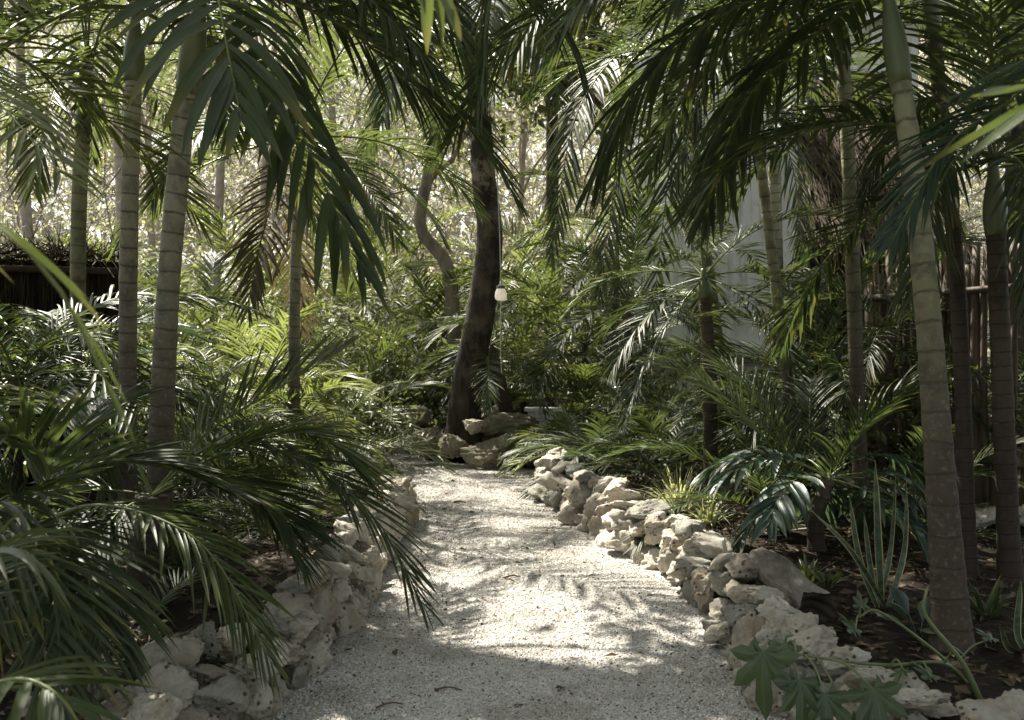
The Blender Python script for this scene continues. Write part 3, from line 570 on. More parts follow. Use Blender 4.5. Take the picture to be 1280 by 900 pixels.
HERO = [  # px, py, d, axes, rotz, mat, label
 (208, 815, 3.95, (.115, .10, .075), .3, 'rock0', 'rounded cream rock topping the near end of the left stone edging'),
 (202, 860, 3.75, (.16, .10, .075), .5, 'rock0', 'long pitted rock sloping below the rounded cream rock, left side'),
 (252, 803, 4.1, (.085, .09, .075), 1.2, 'rock2', 'small grey pitted rock beside the rounded cream rock'),
 (297, 797, 4.3, (.10, .09, .07), .1, 'rock0', 'pale rock lying under the tip of the arching frond'),
 (396, 768, 4.95, (.135, .12, .13), .2, 'rock1', 'big square block with ochre foot in the left edging'),
 (350, 775, 4.85, (.12, .10, .08), .9, 'rock0', 'long flat cream rock leaning on the big square block'),
 (372, 842, 4.45, (.06, .06, .10), .4, 'rock2', 'upright grey rock standing on the gravel below the big square block'),
 (275, 872, 3.8, (.12, .09, .09), .8, 'rock2', 'grey rounded rock low in the near left edging'),
 (322, 880, 3.95, (.075, .08, .10), .2, 'rock0', 'upright cream rock at the gravel edge, near left'),
 (187, 893, 3.5, (.10, .09, .08), .0, 'rock0', 'whitish rock cut by the bottom of the picture, near left'),
 (505, 640, 8.55, (.14, .13, .20), .2, 'rock1', 'tall block ending the left edging at its far end'),
 (455, 690, 7.0, (.20, .14, .13), .7, 'rock0', 'large cream slab in the far half of the left edging'),
 (425, 690, 7.0, (.18, .13, .12), .2, 'rock1', 'ochre slab behind the large cream slab, left edging'),
 (985, 790, 4.45, (.17, .20, .15), .4, 'rock0', 'largest pale boulder of the right edging, behind the lobed leaves'),
 (940, 820, 4.55, (.085, .11, .16), .2, 'rock1', 'upright ochre rock on the gravel left of the largest boulder'),
 (1050, 840, 4.05, (.20, .13, .09), -.5, 'rock0', 'long grey-white rock sloping to the near right corner'),
 (1135, 878, 3.7, (.22, .12, .09), -.4, 'rock0', 'flat white rock behind the vine stems, near right corner'),
 (1262, 892, 3.6, (.09, .09, .075), .0, 'rock0', 'white holed rock alone in the bottom right corner'),
 (945, 745, 5.1, (.15, .13, .07), -.5, 'rock0', 'flat pale rock on top of the right edging beside the log'),
 (880, 735, 5.7, (.075, .09, .14), .1, 'rock1', 'upright pinkish rock leaning in the middle of the right edging'),
 (865, 705, 6.2, (.16, .13, .09), -.3, 'rock0', 'long pale rock with rounded end on the right edging'),
 (742, 632, 9.0, (.18, .16, .16), .3, 'rock1', 'large brown pitted rock in the far half of the right edging'),
 (795, 645, 8.3, (.30, .10, .05), -.7, 'rock0', 'long flat slab capping the far half of the right edging'),
 (715, 600, 10.3, (.18, .15, .16), .1, 'rock0', 'pale rounded boulder at the far end of the right edging'),
 (680, 603, 10.6, (.15, .12, .13), .5, 'rock2', 'grey rock ending the right edging where the path turns'),
 (566, 557, 12.9, (.20, .17, .19), .2, 'rock3', 'upright tan mossy rock left front of the rock pile'),
 (618, 564, 12.8, (.34, .2, .19), .1, 'rock3', 'widest mossy rock at the front of the pile'),
 (594, 533, 13.0, (.12, .12, .13), .5, 'rock1', 'small tan rock perched on top of the mossy pile'),
 (640, 530, 13.3, (.28, .2, .14), .0, 'rock3', 'dark rock at the back top of the mossy pile'),
 (672, 562, 12.9, (.22, .18, .19), .9, 'rock3', 'dark mossy rock at the right end of the pile'),
 (536, 548, 13.3, (.22, .17, .17), .4, 'rock3', 'dark mossy rock at the left end of the pile'),
 (700, 570, 12.9, (.2, .17, .15), .2, 'rock3', 'dark rock between the pile and the right edging'),
 (520, 520, 15, (.22, .17, .17), .4, 'rock1', 'ochre rock behind the pile beside the left branch of the path'),
 (505, 545, 14, (.18, .15, .14), .4, 'rock1', 'low ochre rock left of the pile near the sunlit path'),
 (620, 520, 14, (.17, .15, .14), 0, 'rock0', 'pale rock behind the dark leaning trunk'),
 (1110, 615, 8.2, (.20, .16, .12), .2, 'rock0', 'pale rock under the pole fence, left of the big leaning trunk'),
 (1145, 630, 8.0, (.17, .14, .10), .7, 'rock1', 'ochre rock under the pole fence beside the big leaning trunk'),
 (1222, 648, 7.4, (.17, .14, .10), .7, 'rock0', 'pale rock on the soil under the pole fence, between the two rear right trunks'),
 (1285, 646, 7.2, (.17, .14, .10), .2, 'rock0', 'pale rock under the pole fence at the right edge'),
 (1060, 605, 8.3, (.17, .15, .12), 0, 'rock0', 'pale rock behind the broad drooping young palm'),
]
occ = []
for px, py, d, ax, a, mt, lab in HERO:
    p = W(px, py, d); occ.append(p)
    rock(p, np.array(ax)*(1.5 if d > 12 else 1.28), (rnd.uniform(-.12, .12), rnd.uniform(-.12, .12), a), mt, lab, 'loose limestone rocks', rough=.75)
ADJ = {'rock0': 'pale pitted', 'rock1': 'ochre-stained', 'rock2': 'grey lichened'}
def edging(tab, y0, y1, sgn, side):
    y = np.linspace(y0, y1, 400); x = np.interp(y, tab[:, 0], tab[:, 1]); L = np.r_[0, np.cumsum(np.hypot(np.diff(x), np.diff(y)))]
    for ci, (cz, off, h) in enumerate(((.06, .06, .095), (.20, .10, .085), (.31, .16, .065))):
        s = .05+.07*ci; idx = 0
        while s < L[-1]:
            yy = np.interp(s, L, y); k = min(1.5, .95+.05*(yy-4)); r = rnd.uniform(.115, .19)*k
            xx = np.interp(yy, y, x)+sgn*(off+rnd.uniform(-.03, .04)); p = np.array([xx, yy, cz*min(1.25, k)+rnd.uniform(-.025, .02)])
            if all(np.linalg.norm((p-q)*np.array([1, 1, 1.1])) > .14*k for q in occ):
                mt = rnd.choice(['rock0', 'rock0', 'rock0', 'rock1', 'rock2'] if ci < 2 else ['rock0', 'rock0', 'rock0', 'rock1', 'rock2'])
                rock(p, (r, r*rnd.uniform(.7, 1.0), h*k*rnd.uniform(.85, 1.3)), (rnd.uniform(-.5, .5), rnd.uniform(-.5, .5), rnd.uniform(0, 6.3)), mt,
                     f"{ADJ[mt]} rock, {ordn(idx)} from the camera in the {('bottom', 'middle', 'top')[ci]} course of the {side} edging", f'stacked rocks of the {side} stone edging', sub=5 if yy < 5.2 else 4)
                idx += 1
            s += r*1.4
edging(LB, 3.25, 8.9, -1, 'left'); edging(RB, 3.15, 11.0, 1, 'right')

# ------------------------------------------------------------------ log, strap plants, lobed-leaf vine
def log():
    a = W(952, 702, 5.6); b = W(1022, 762, 4.7); e = thing('log', a*np.array([1, 1, 0])+np.array([0, 0, .15]), 'hollow weathered log lying behind the right edging, its dark cut end to the viewer', 'log')
    P = spline([a, (a+b)/2+np.array([0, 0, .01]), b], 24); n = 28; T = nrm(b-a); u = nrm(np.cross(T, Zv)); v = np.cross(u, T); g = G(); V = []
    ang = np.arange(n)*2*PI/n
    for i, p in enumerate(P):
        r = .088*(1+.08*np.sin(ang*3+i*.25)+.06*np.sin(ang*5-i*.4)+.05*np.sin(ang*9+.3*math.sin(i*.9))+.035*np.sin(ang*14+i*.35)); r = r*(.92+.08*i/23)
        pe = p[None]+T[None]*(.008*np.sin(ang*4)[:, None] if i in (0, 23) else 0); V.append(pe+r[:, None]*(np.cos(ang)[:, None]*u+np.sin(ang)[:, None]*v))
    for i, f in ((23, .9), (22, .45)):
        V.append(P[i][None]+f*.088*(1+.08*np.sin(ang*3+23*.25))[:, None]*(np.cos(ang)[:, None]*u+np.sin(ang)[:, None]*v))
    m = 26; V = np.concatenate(V); i, j = np.meshgrid(np.arange(m-1), np.arange(n), indexing='ij'); j2 = (j+1) % n
    q = np.stack([i*n+j, i*n+j2, (i+1)*n+j2, (i+1)*n+j], -1).reshape(-1, 4)
    g.add(V[:24*n], q[:23*n]); g.obj('bark', 'log', e, rel=e.location)
    g2 = G(); g2.add(np.vstack([V[23*n:], P[21]]), q[:2*n], [(3*n, 2*n+k, 2*n+(k+1) % n) for k in range(n)]); g2.obj('cut_face', 'cut', e, rel=e.location)
    g3 = G(); k = spline([P[3]-v*.05, P[3]-v*.10+u*.02, P[2]-v*.13+u*.05], 8); tube(g3, k, np.linspace(.04, .025, 8), 9, lump=.1); g3.obj('branch_stub', 'log', e, rel=e.location)
log()
def strap(ctrl, Wd, m=14, prof=((0, .6), (.4, 1), (.8, .7), (1, .03)), cup=.3, S0=None, tw=0.):
    C = spline(ctrl, m); T = nrm(np.gradient(C, axis=0)); t = np.linspace(0, 1, m); S0 = np.array(S0 if S0 is not None else (1, .2, 0), float)
    S = nrm(S0[None]-(T@S0)[:, None]*T); N = np.cross(S, T); a = (tw*t)[:, None]; S, N = np.cos(a)*S+np.sin(a)*N, np.cos(a)*N-np.sin(a)*S
    w = Wd/2*np.interp(t, [p[0] for p in prof], [p[1] for p in prof])[:, None]; V = []; A = []; r = R.random()
    for uc, o in ((0, -1), (.25, -.5), (.5, 0), (.75, .5), (1, 1)):
        V.append(C+S*w*o+N*w*cup*(o*o)); A.append(np.stack([t, np.full(m, uc), np.full(m, r), t], 1))
    V = np.stack(V, 1).reshape(-1, 3); A = np.stack(A, 1).reshape(-1, 4)
    i, j = np.meshgrid(np.arange(m-1), np.arange(4), indexing='ij'); q = np.stack([i*5+j, i*5+j+1, (i+1)*5+j+1, (i+1)*5+j], -1).reshape(-1, 4)
    return V, q, A
def plant_of_straps(label, name, base, leaves, mat, cat='plant', group=None):
    e = thing(name, base, label, cat, group)
    for ctrl, wd, kw in leaves:
        g = G(); V, q, A = strap(ctrl, wd, **kw); g.add(V, q, None, A); g.obj('leaf', mat, e, rel=base)
    return e
b = bp(1105, 5.1)
sp = []
for tips, wd in (((1062, 620, 5.1, 1075, 700), .035), ((1094, 575, 5.05, 1098, 680), .045), ((1133, 600, 5.2, 1130, 690), .042), ((1120, 590, 5.3, 1113, 690), .035), ((1012, 636, 4.9, 1065, 690), .03), ((1080, 640, 5.2, 1090, 720), .032)):
    sp.append(([b+R.uniform(-.04, .04, 3)*np.array([1, 1, 0]), W(tips[3], tips[4], tips[2]), W(tips[0], tips[1], tips[2])], wd, dict(tw=R.uniform(-.5, .5))))
plant_of_straps('snake plant with tall yellow-edged blades behind the log', 'snake_plant', b, sp, 'snake')
b = bp(1285, 4.4)
plant_of_straps('small yellow-edged snake plant cut by the right edge', 'snake_plant', b, [([b, W(1272, 790, 4.4), W(1277, 725, 4.4)], .04, {}), ([b, W(1262, 810, 4.3), W(1250, 780, 4.2)], .03, {}), ([b, W(1290, 780, 4.4), W(1295, 700, 4.4)], .04, {})], 'snake')
def grass_clump(label, px, d, n, L, wd, mat, name='grass_clump'):
    b = bp(px, d); g = G()
    for k in range(n):
        a = R.uniform(0, 6.28); el = R.uniform(.5, 1.4); dr = np.array([math.cos(a)*math.cos(el), math.sin(a)*math.cos(el), math.sin(el)]); l = L*R.uniform(.6, 1.1)
        p1 = b+dr*l*.55; p2 = b+dr*l+np.array([0, 0, -l*R.uniform(.1, .45)]); V, q, A = strap([b+R.normal(0, .02, 3)*np.array([1, 1, 0]), p1, p2], wd, 7, S0=(-math.sin(a), math.cos(a), 0)); g.add(V, q, None, A)
    tag(g.obj(name, mat, None, b, rel=b), label, 'plant', 'grassy plants in the beds')
grass_clump('bright variegated grassy clump beside the dark straight palm stem', 848, 8.1, 110, .62, .016, 'yellow')
grass_clump('second variegated grassy tuft in front of the dark straight palm stem', 885, 7.6, 60, .42, .016, 'yellow')
grass_clump('low dark strap-leaved tuft behind the flat slab of the right edging', 800, 7.6, 40, .4, .02, 'mid')
grass_clump('dark leafy tuft growing beside the log', 1010, 5.6, 24, .26, .026, 'mid')
grass_clump('tall strappy light plant at the left foot of the white wall', 745, 14.5, 50, 1.3, .045, 'light')
grass_clump('dark strappy tuft at the foot of the big leaning trunk', 1235, 4.9, 22, .35, .028, 'deep')
def lobed(c, size, yaw, pitch, roll, mat='shrub'):
    out = []
    lob = [(-2.7, .60), (-2.2, .40), (-1.7, .95), (-1.25, .46), (-.8, 1.1), (-.38, .54), (0, 1.5), (.38, .54), (.8, 1.1), (1.25, .46), (1.7, .95), (2.2, .40), (2.7, .60)]
    ring = []
    for i, (a, r) in enumerate(lob):
        ring.append((a, r))
        if i < len(lob)-1:
            a2, r2 = lob[i+1]; ring.append(((a+a2)/2+(.04 if r > r2 else -.04), max(r, r2)*.58+min(r, r2)*.36))
    V = [(0, 0, 0)]; A = [(0, .5, .5, 0)]
    for f in (.5, 1):
        for a, r in ring:
            rr = r*f if f < 1 else r; rr = min(rr, .36) if f < 1 else rr
            x, y = math.sin(a)*rr, math.cos(a)*rr+.15; V.append((x, y, -.22*(x*x+y*y)+.07*math.cos(a*7.4)*f+.10*abs(x))); A.append((.2 if f < 1 else .75, .5 if any(abs(a-q_[0]) < 1e-6 for q_ in lob[::2]) else .12, .4, 0))
    n = len(ring); tr = [(0, 1+k+1, 1+k) for k in range(n-1)]; q = [(1+k, 2+k, n+2+k, n+1+k) for k in range(n-1)]
    V = np.array(V)*size; Mx = np.array(Matrix.Rotation(yaw, 3, 'Z') @ Matrix.Rotation(pitch, 3, 'X') @ Matrix.Rotation(roll, 3, 'Y'))
    return (V@Mx.T)+c, q, tr, A
b = bp(1215, 4.05); e = thing('lobed_vine', b, 'trailing vine with big lobed leaves hanging over the near right rocks', 'vine')
LEAF = [(955, 815, 3.5, .165, 2.7, -1.15, .2), (1000, 850, 3.45, .14, 3.3, -1.0, -.3), (1032, 868, 3.45, .13, 3.0, -1.1, .2), (1092, 862, 3.4, .14, 3.5, -1.0, .3), (1070, 790, 3.9, .075, .5, .9, .3),
        (1165, 848, 3.7, .07, .4, .7, .2), (1205, 818, 3.8, .055, 1.0, .8, .3), (1130, 838, 3.7, .06, 2.2, -.3, .2), (1078, 760, 3.95, .055, -.2, 1.2, .5), (985, 805, 3.65, .10, 2.0, -.8, .0), (1060, 905, 3.4, .13, 3.1, -1.0, 0), (1240, 800, 4.0, .06, .3, .6, .2)]
VN = np.concatenate([spline([b, W(1180, 830, 3.85), W(1110, 832, 3.75), W(1040, 825, 3.65), W(965, 812, 3.55)], 40), spline([b, W(1170, 815, 4.0), W(1100, 765, 4.0), W(1075, 772, 3.98)], 30)])
for a_, b_ in ((0, 40), (40, 70)): g = G(); tube(g, VN[a_:b_], np.linspace(.009, .004, b_-a_), 7); g.obj('vine_stem', 'shaft', e, rel=b)
for k, (px, py, d, s, yw, pt, rl) in enumerate(LEAF):
    g = G(); V, q, tr, A = lobed(W(px, py, d), s*.84, yw, pt, rl); g.add(V, q, tr, A); g.obj('leaf', 'lobe', e, rel=b)
    g = G(); c = W(px, py, d); q0 = VN[np.argmin(np.linalg.norm(VN-c, axis=1))]; tube(g, spline([q0, (c+q0)/2+np.array([0, 0, .03]), c], 10), np.linspace(.005, .003, 10), 6); g.obj('stem', 'shaft', e, rel=b)
g = G(); tube(g, spline([W(1235, 895, 3.7), W(1205, 830, 3.7), W(1158, 770, 3.7), W(1160, 735, 3.7)], 16), np.linspace(.012, .005, 16), 7); g.obj('stem', 'shaft', e, rel=b)
def broad_plant(label, px, d, n, L, wd, mat, up=.3):
    b = bp(px, d); lv = []
    for k in range(n):
        a = k*2.4+R.uniform(-.3, .3); el = R.uniform(.5, 1.2); dr = np.array([math.cos(a)*math.cos(el), math.sin(a)*math.cos(el), math.sin(el)]); l = L*R.uniform(.7, 1.1)
        lv.append(([b, b+dr*l*.5, b+dr*l*.8+np.array([0, 0, -.02]), b+dr*l*1.15+np.array([0, 0, -l*.3])], wd, dict(prof=((0, .08), (.4, .08), (.5, .5), (.68, 1), (.85, .7), (1, .03)), S0=(-math.sin(a), math.cos(a), 0), cup=.35, m=16)))
    plant_of_straps(label, 'leafy_plant', b, lv, mat, 'plant', 'broad-leaved plants in the beds')
broad_plant('glossy broad-leaved plant left of the big leaning trunk foot', 1150, 4.7, 7, .34, .085, 'teal')
broad_plant('glossy low plant growing over the log', 1035, 5.45, 7, .22, .05, 'mid')
broad_plant('broad-leaved plant behind the straight left trunk', 175, 7.6, 9, .95, .16, 'teal')
broad_plant('broad-leaved plant under the brush fence', 110, 7.9, 9, 1.0, .16, 'mid')
broad_plant('broad-leaved plant left of the dark leaning trunk', 548, 16.5, 10, 1.2, .16, 'mid')
broad_plant('broad-leaved plant behind the palm with the browned skirt', 410, 12.5, 10, 1.3, .25, 'mid')

# ------------------------------------------------------------------ shrubs and trees
def shrub(label, px, d, w, h, n, L, mat, zc=None, group='leafy shrubs behind the palms'):
    b = bp(px, d); e = thing('shrub', b, label, 'shrub', group); g = G(); tips = []
    for k in range(9):
        a = R.uniform(0, 6.28); t = np.array([math.cos(a)*w*.6*R.random(), math.sin(a)*w*.4*R.random(), h*R.uniform(.55, .95)]); tips.append(t)
        tube(g, spline([np.zeros(3), t*np.array([.3, .3, .5]), t], 8), np.linspace(.02, .005, 8), 5)
    g.obj('stem', 'bark_pale', e)
    c = np.array(tips+[t*np.array([1, 1, .65]) for t in tips]+[np.array([R.uniform(-w, w)*.5, R.uniform(-w, w)*.3, h*R.uniform(.15, .8)]) for _ in range(14)])
    i = R.integers(0, len(c), n); P = c[i]+R.normal(0, 1, (n, 3))*np.array([w*.14, w*.14, h*.10]); P[:, 2] = np.abs(P[:, 2])
    D = R.normal(0, 1, (n, 3)); D[:, 2] = D[:, 2]*.5-.25; Nn = R.normal(0, .5, (n, 3)); Nn[:, 2] += 1
    l = L*R.uniform(.6, 1.25, n); V, F, A = leafquads(P, D, Nn, l, l*.38); g = G(); g.add(V, None, F, A); g.obj('foliage', mat, e, smooth=False)
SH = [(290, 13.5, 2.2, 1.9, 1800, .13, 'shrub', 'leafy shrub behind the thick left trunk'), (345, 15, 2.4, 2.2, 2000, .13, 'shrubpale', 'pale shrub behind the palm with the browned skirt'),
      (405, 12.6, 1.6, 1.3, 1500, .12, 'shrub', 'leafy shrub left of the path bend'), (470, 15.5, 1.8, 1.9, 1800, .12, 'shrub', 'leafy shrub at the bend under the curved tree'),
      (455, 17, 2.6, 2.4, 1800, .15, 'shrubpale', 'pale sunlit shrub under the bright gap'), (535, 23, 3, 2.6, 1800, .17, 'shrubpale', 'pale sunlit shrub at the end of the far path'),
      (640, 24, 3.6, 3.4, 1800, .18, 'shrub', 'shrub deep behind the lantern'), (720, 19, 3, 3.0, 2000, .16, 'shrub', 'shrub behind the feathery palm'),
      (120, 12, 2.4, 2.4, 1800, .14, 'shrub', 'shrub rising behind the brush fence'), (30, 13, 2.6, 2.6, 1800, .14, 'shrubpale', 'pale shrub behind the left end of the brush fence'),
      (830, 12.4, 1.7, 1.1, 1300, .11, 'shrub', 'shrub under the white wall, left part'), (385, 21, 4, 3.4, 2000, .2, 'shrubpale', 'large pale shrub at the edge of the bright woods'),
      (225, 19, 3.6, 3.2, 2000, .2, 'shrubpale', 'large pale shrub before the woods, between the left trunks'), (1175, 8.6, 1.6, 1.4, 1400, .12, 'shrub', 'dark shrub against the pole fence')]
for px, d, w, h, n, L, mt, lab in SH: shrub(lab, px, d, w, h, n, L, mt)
def branch(g, leaves, p, d, L, r, lvl, q, spread=.6):
    m = 6; P = [p]; dd = d
    for k in range(m-1): dd = nrm(dd+q.normal(0, .16, 3)+np.array([0, 0, .03])); P.append(P[-1]+dd*L/(m-1))
    P = np.array(P); tube(g, P, np.linspace(r, r*.55, m), 6 if lvl < 2 else 4, False, rg=q)
    if lvl >= 3: leaves += list(P[2:]); return
    for k in range(4 if lvl else 6):
        i = q.integers(2, m); nd = nrm(nrm(P[i]-P[i-1])+q.normal(0, spread, 3)); branch(g, leaves, P[i], nd, L*q.uniform(.5, .75), r*q.uniform(.35, .55), lvl+1, q, spread)
def tree(label, base, path, r0, r1, seed, mat_t, mat_l, nl, Ll, group='trees behind the garden', name='tree', cl=1.6):
    q = np.random.default_rng(seed); e = thing(name, base, label, 'tree', group); g = G(); P = spline(np.vstack([base, path]), 30); tube(g, P-base, np.linspace(r0, r1, 30), 10, lump=.06, rg=q)
    leaves = []
    for k in range(7):
        i = 29-int(k*2.2); d = nrm(nrm(P[i]-P[i-1])+q.normal(0, .6, 3)); branch(g, leaves, P[i]-base, d, cl*q.uniform(.8, 1.3), r1*.7, 1, q)
    g.obj('trunk', mat_t, e); leaves = np.array(leaves)
    i = q.integers(0, len(leaves), nl); c = leaves[i]+q.normal(0, .16, (nl, 3)); D = q.normal(0, 1, (nl, 3)); D[:, 2] -= .3; Nn = q.normal(0, .6, (nl, 3)); Nn[:, 2] += 1
    l = Ll*q.uniform(.6, 1.3, nl); V, F, A = leafquads(c, D, Nn, l, l*.42); g = G(); g.add(V, None, F, A); g.obj('crown', mat_l, e, smooth=False)
tree('slender pale tree with an S-curved trunk against the bright gap', bp(572, 17), [W(562, 345, 17), W(527, 290, 17), W(530, 240, 17), W(544, 180, 17), W(530, 90, 17), W(545, 0, 17)], .135, .075, 3, 'bark_pale', 'shrub', 1500, .16)
TR = [(60, 17, 25, -60, 'thin bare tree behind the brush fence, farthest left'), (150, 20, 135, -40, 'thin pale tree seen right of the slim brown-sheathed palm'), (262, 18, 285, 30, 'thin pale tree seen right of the thick leaning palm'), (330, 23, 345, 40, 'pale tree above the palm with the browned skirt'), (430, 21, 410, 10, 'thin pale tree left of the bright gap'), (478, 26, 470, 60, 'thin pale tree standing in the bright gap'), (205, 26, 190, 0, 'pale tree far behind the straight ringed palm'), (10, 24, -10, 0, 'pale tree far behind the left end of the brush fence'), (650, 27, 665, 60, 'pale tree far behind the lantern'), (380, 30, 375, 20, 'farthest pale tree in the woods above the browned-skirt palm')]
for k, (px, d, tx, ty, lab) in enumerate(TR):
    b = bp(px, d); tree(lab, b, [W((px+tx)/2+rnd.uniform(-12, 12), 250, d), W(tx, ty, d)], .11, .06, 20+k, 'twig', 'shrubpale', 2000, .15, cl=2.4)
TB = [(790, 21, 800, -50, 'dark full-crowned tree rising behind the left end of the white wall'), (960, 23, 960, -80, 'dark full-crowned tree rising behind the white wall'), (1110, 18, 1110, -100, 'dark full-crowned tree behind the thatched hut'), (1270, 14, 1270, -150, 'dark full-crowned tree behind the pole fence'), (690, 24, 690, -20, 'dark full-crowned tree behind the feathery palms')]
for k, (px, d, tx, ty, lab) in enumerate(TB):
    b = bp(px, d); tree(lab, b, [W((px+tx)/2, 200, d), W(tx, ty, d)], .2, .12, 50+k, 'bark', 'shrub', 6000, .24, cl=2.6, group='dark trees behind the buildings')
for k, (x, y, hx, hy, hz, lab) in enumerate([(-5.6, 5.5, -3.6, 5.5, 6.6, 'big tree added for shade beyond the left edge, its crown over the path'), (5.6, 2.5, 3.6, 3.4, 6.4, 'big tree added for shade beyond the right edge, over the near stones'), (6.6, 8.5, 4.6, 7.8, 6.8, 'big tree added for shade behind the pole fence, crown over the right palms'), (-6.6, 8.6, -2.4, 8.8, 7.6, 'big tree added for shade behind the brush fence, its crown over the path')]):
    b = np.array([x, y, .1]); tree(lab, b, [(x*.98, y, 2.5), ((x+hx)/2, (y+hy)/2, 4.8), (hx, hy, hz)], .22, .13, 80+k, 'bark', 'shrub', 7500, .2, cl=2.8, group='shade trees added round the viewer')  # trees added out of view to block sky and dapple the path
def far_woods():
    g = G(); n = 5600; q = np.random.default_rng(5)
    for k in range(n):
        d = q.uniform(26, 46); x = q.uniform(-.62, .55)*d; z = q.uniform(0, 1)**1.2*d*.34; L = q.uniform(1.2, 4.5); dr = nrm(q.normal(0, .55, 3)+np.array([0, 0, .75]))
        p = np.array([x, d, z]); m = p+dr*L*.5+q.normal(0, .18, 3); tube(g, spline([p, m, m+nrm(dr+q.normal(0, .35, 3))*L*.5], 5), np.linspace(1, .4, 5)*q.uniform(.006, .030), 3, False, rg=q)
    tag(g.obj('far_twigs', 'twig'), 'tangle of pale bare twigs of the woods beyond the garden', 'woods', kind='stuff')
    n = 230000; d = q.uniform(25, 47, n); x = q.uniform(-.65, .6, n)*d; z = q.random(n)**1.15*d*.36
    cl = np.sin(x*1.3+d)*np.sin(z*1.7+x*.6)+q.normal(0, .25, n) > .12; d, x, z = d[cl], x[cl], z[cl]; n = len(d)
    D = q.normal(0, 1, (n, 3)); Nn = q.normal(0, .7, (n, 3)); Nn[:, 2] += .8; l = q.uniform(.10, .20, n); V, F, A = leafquads(np.stack([x, d, z], 1), D, Nn, l, l*.42)
    g = G(); g.add(V, None, F, A); tag(g.obj('far_foliage', 'dull', smooth=False), 'sparse dry leaves of the woods beyond the garden', 'woods', kind='stuff')
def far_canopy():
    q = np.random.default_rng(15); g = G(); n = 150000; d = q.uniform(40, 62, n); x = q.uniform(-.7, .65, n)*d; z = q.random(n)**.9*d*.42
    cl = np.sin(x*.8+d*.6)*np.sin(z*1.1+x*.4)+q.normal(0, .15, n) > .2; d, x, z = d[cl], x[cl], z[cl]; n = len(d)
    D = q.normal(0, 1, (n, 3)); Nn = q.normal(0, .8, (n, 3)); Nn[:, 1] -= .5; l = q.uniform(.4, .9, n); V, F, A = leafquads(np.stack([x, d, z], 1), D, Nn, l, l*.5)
    g.add(V, None, F, A); tag(g.obj('far_canopy', 'pale', smooth=False), 'leaf mass of the distant dry forest, pale with painted-in haze', 'woods', kind='stuff')
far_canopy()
far_woods()

# ------------------------------------------------------------------ buildings, fences, lantern
def building():
    a = rad(-16); b = np.array([4.15, 16.0, z0(4.15, 16.0)]); e = thing('building', b, 'white stucco building with stained wall behind the palms', 'building')
    Rm = rz(a); g = G(); box(g, Rm@np.array([0, 2.0, 3.1]), (4.4, 4.0, 6.6), Rm); g.obj('wall', 'stucco', e, smooth=False)
    g = G(); box(g, Rm@np.array([0, -.10, 1.15]), (4.5, .2, .16), Rm); g.obj('ledge', 'stucco', e, smooth=False)
    g = G(); box(g, Rm@np.array([0, 2.0, 6.5]), (4.7, 4.3, .25), Rm); g.obj('roof', 'stucco', e, smooth=False)
building()
b = bp(790, 13.9); g = G(); box(g, (0, 0, .22), (2.9, .22, .5), rz(-.12)); box(g, (0, 0, .49), (3.0, .30, .05), rz(-.12)); tag(g.obj('low_wall', 'stucco', None, b, smooth=False), 'low white wall with a flat coping among the palms', 'wall')
def steps():
    b = bp(772, 16.2); e = thing('stairs', b, 'pale outdoor steps climbing beside the white building', 'stairs')
    for k in range(9):
        g = G(); box(g, (.10*k-.3, .24*k, .11+.2*k), (.9, .28, .2)); g.obj('step', 'stucco', e, smooth=False)
steps()
def blades(g, P, D, L, wd, q):
    n = len(P); D = nrm(D); B = nrm(np.cross(D, q.normal(0, 1, (n, 3)))); w = np.asarray(wd).reshape(-1, 1)*.5; L = np.asarray(L).reshape(-1, 1)
    V = np.stack([P-B*w, P+B*w, P+D*L+B*w*.3, P+D*L-B*w*.3], 1).reshape(-1, 3); F = np.arange(4*n).reshape(-1, 4); g.add(V, F)
def hut():
    q = np.random.default_rng(9); b = bp(1048, 12.8); e = thing('thatched_hut', b, 'thatched hut with a dark doorway and shaggy eaves behind the palms', 'hut')
    g = G(); x0, x1 = -.65, 1.5; ze, zr = 2.75, 5.6; y0, y1 = -.4, 2.4
    g.add([(x0, y0, ze), (x1, y0, ze), (x1, y1, zr), (x0+.8, y1, zr), (x0, y0, ze-.15), (x1, y0, ze-.15), (x1, y1, zr-.15), (x0+.8, y1, zr-.15)], [(0, 1, 2, 3), (7, 6, 5, 4), (0, 4, 5, 1), (1, 5, 6, 2), (3, 7, 4, 0), (2, 6, 7, 3)])
    n = 5200; u, v = q.random(n), q.random(n); P = np.stack([x0+.8*v+u*(x1-x0-.8*v), y0+v*(y1-y0), ze+v*(zr-ze)+.03], 1); D = np.stack([q.normal(0, .12, n), np.full(n, -.62), np.full(n, -.7)], 1)+q.normal(0, .08, (n, 3)); blades(g, P, D, q.uniform(.35, .7, n), q.uniform(.01, .03, n), q)
    n = 1500; P = np.stack([q.uniform(x0, x1, n), np.full(n, y0)+q.normal(0, .06, n), np.full(n, ze-.02)], 1); D = np.stack([q.normal(0, .1, n), q.normal(-.1, .1, n), -np.ones(n)], 1); blades(g, P, D, q.uniform(.3, .75, n), q.uniform(.01, .03, n), q)
    g.obj('thatch_roof', 'thatch', e, smooth=False)
    for x in (-.45, .35, 1.25): g = G(); tube(g, [(x, -.1, 0), (x+.02, -.1, 1.5), (x, -.1, 2.9)], .06, 9, lump=.05); g.obj('post', 'darkwood', e)
    g = G(); box(g, (.75, 1.7, 1.3), (1.3, .1, 2.6)); box(g, (1.38, .8, 1.3), (.1, 1.7, 2.6)); g.obj('back_wall', 'thatch_dark', e, smooth=False)
hut()
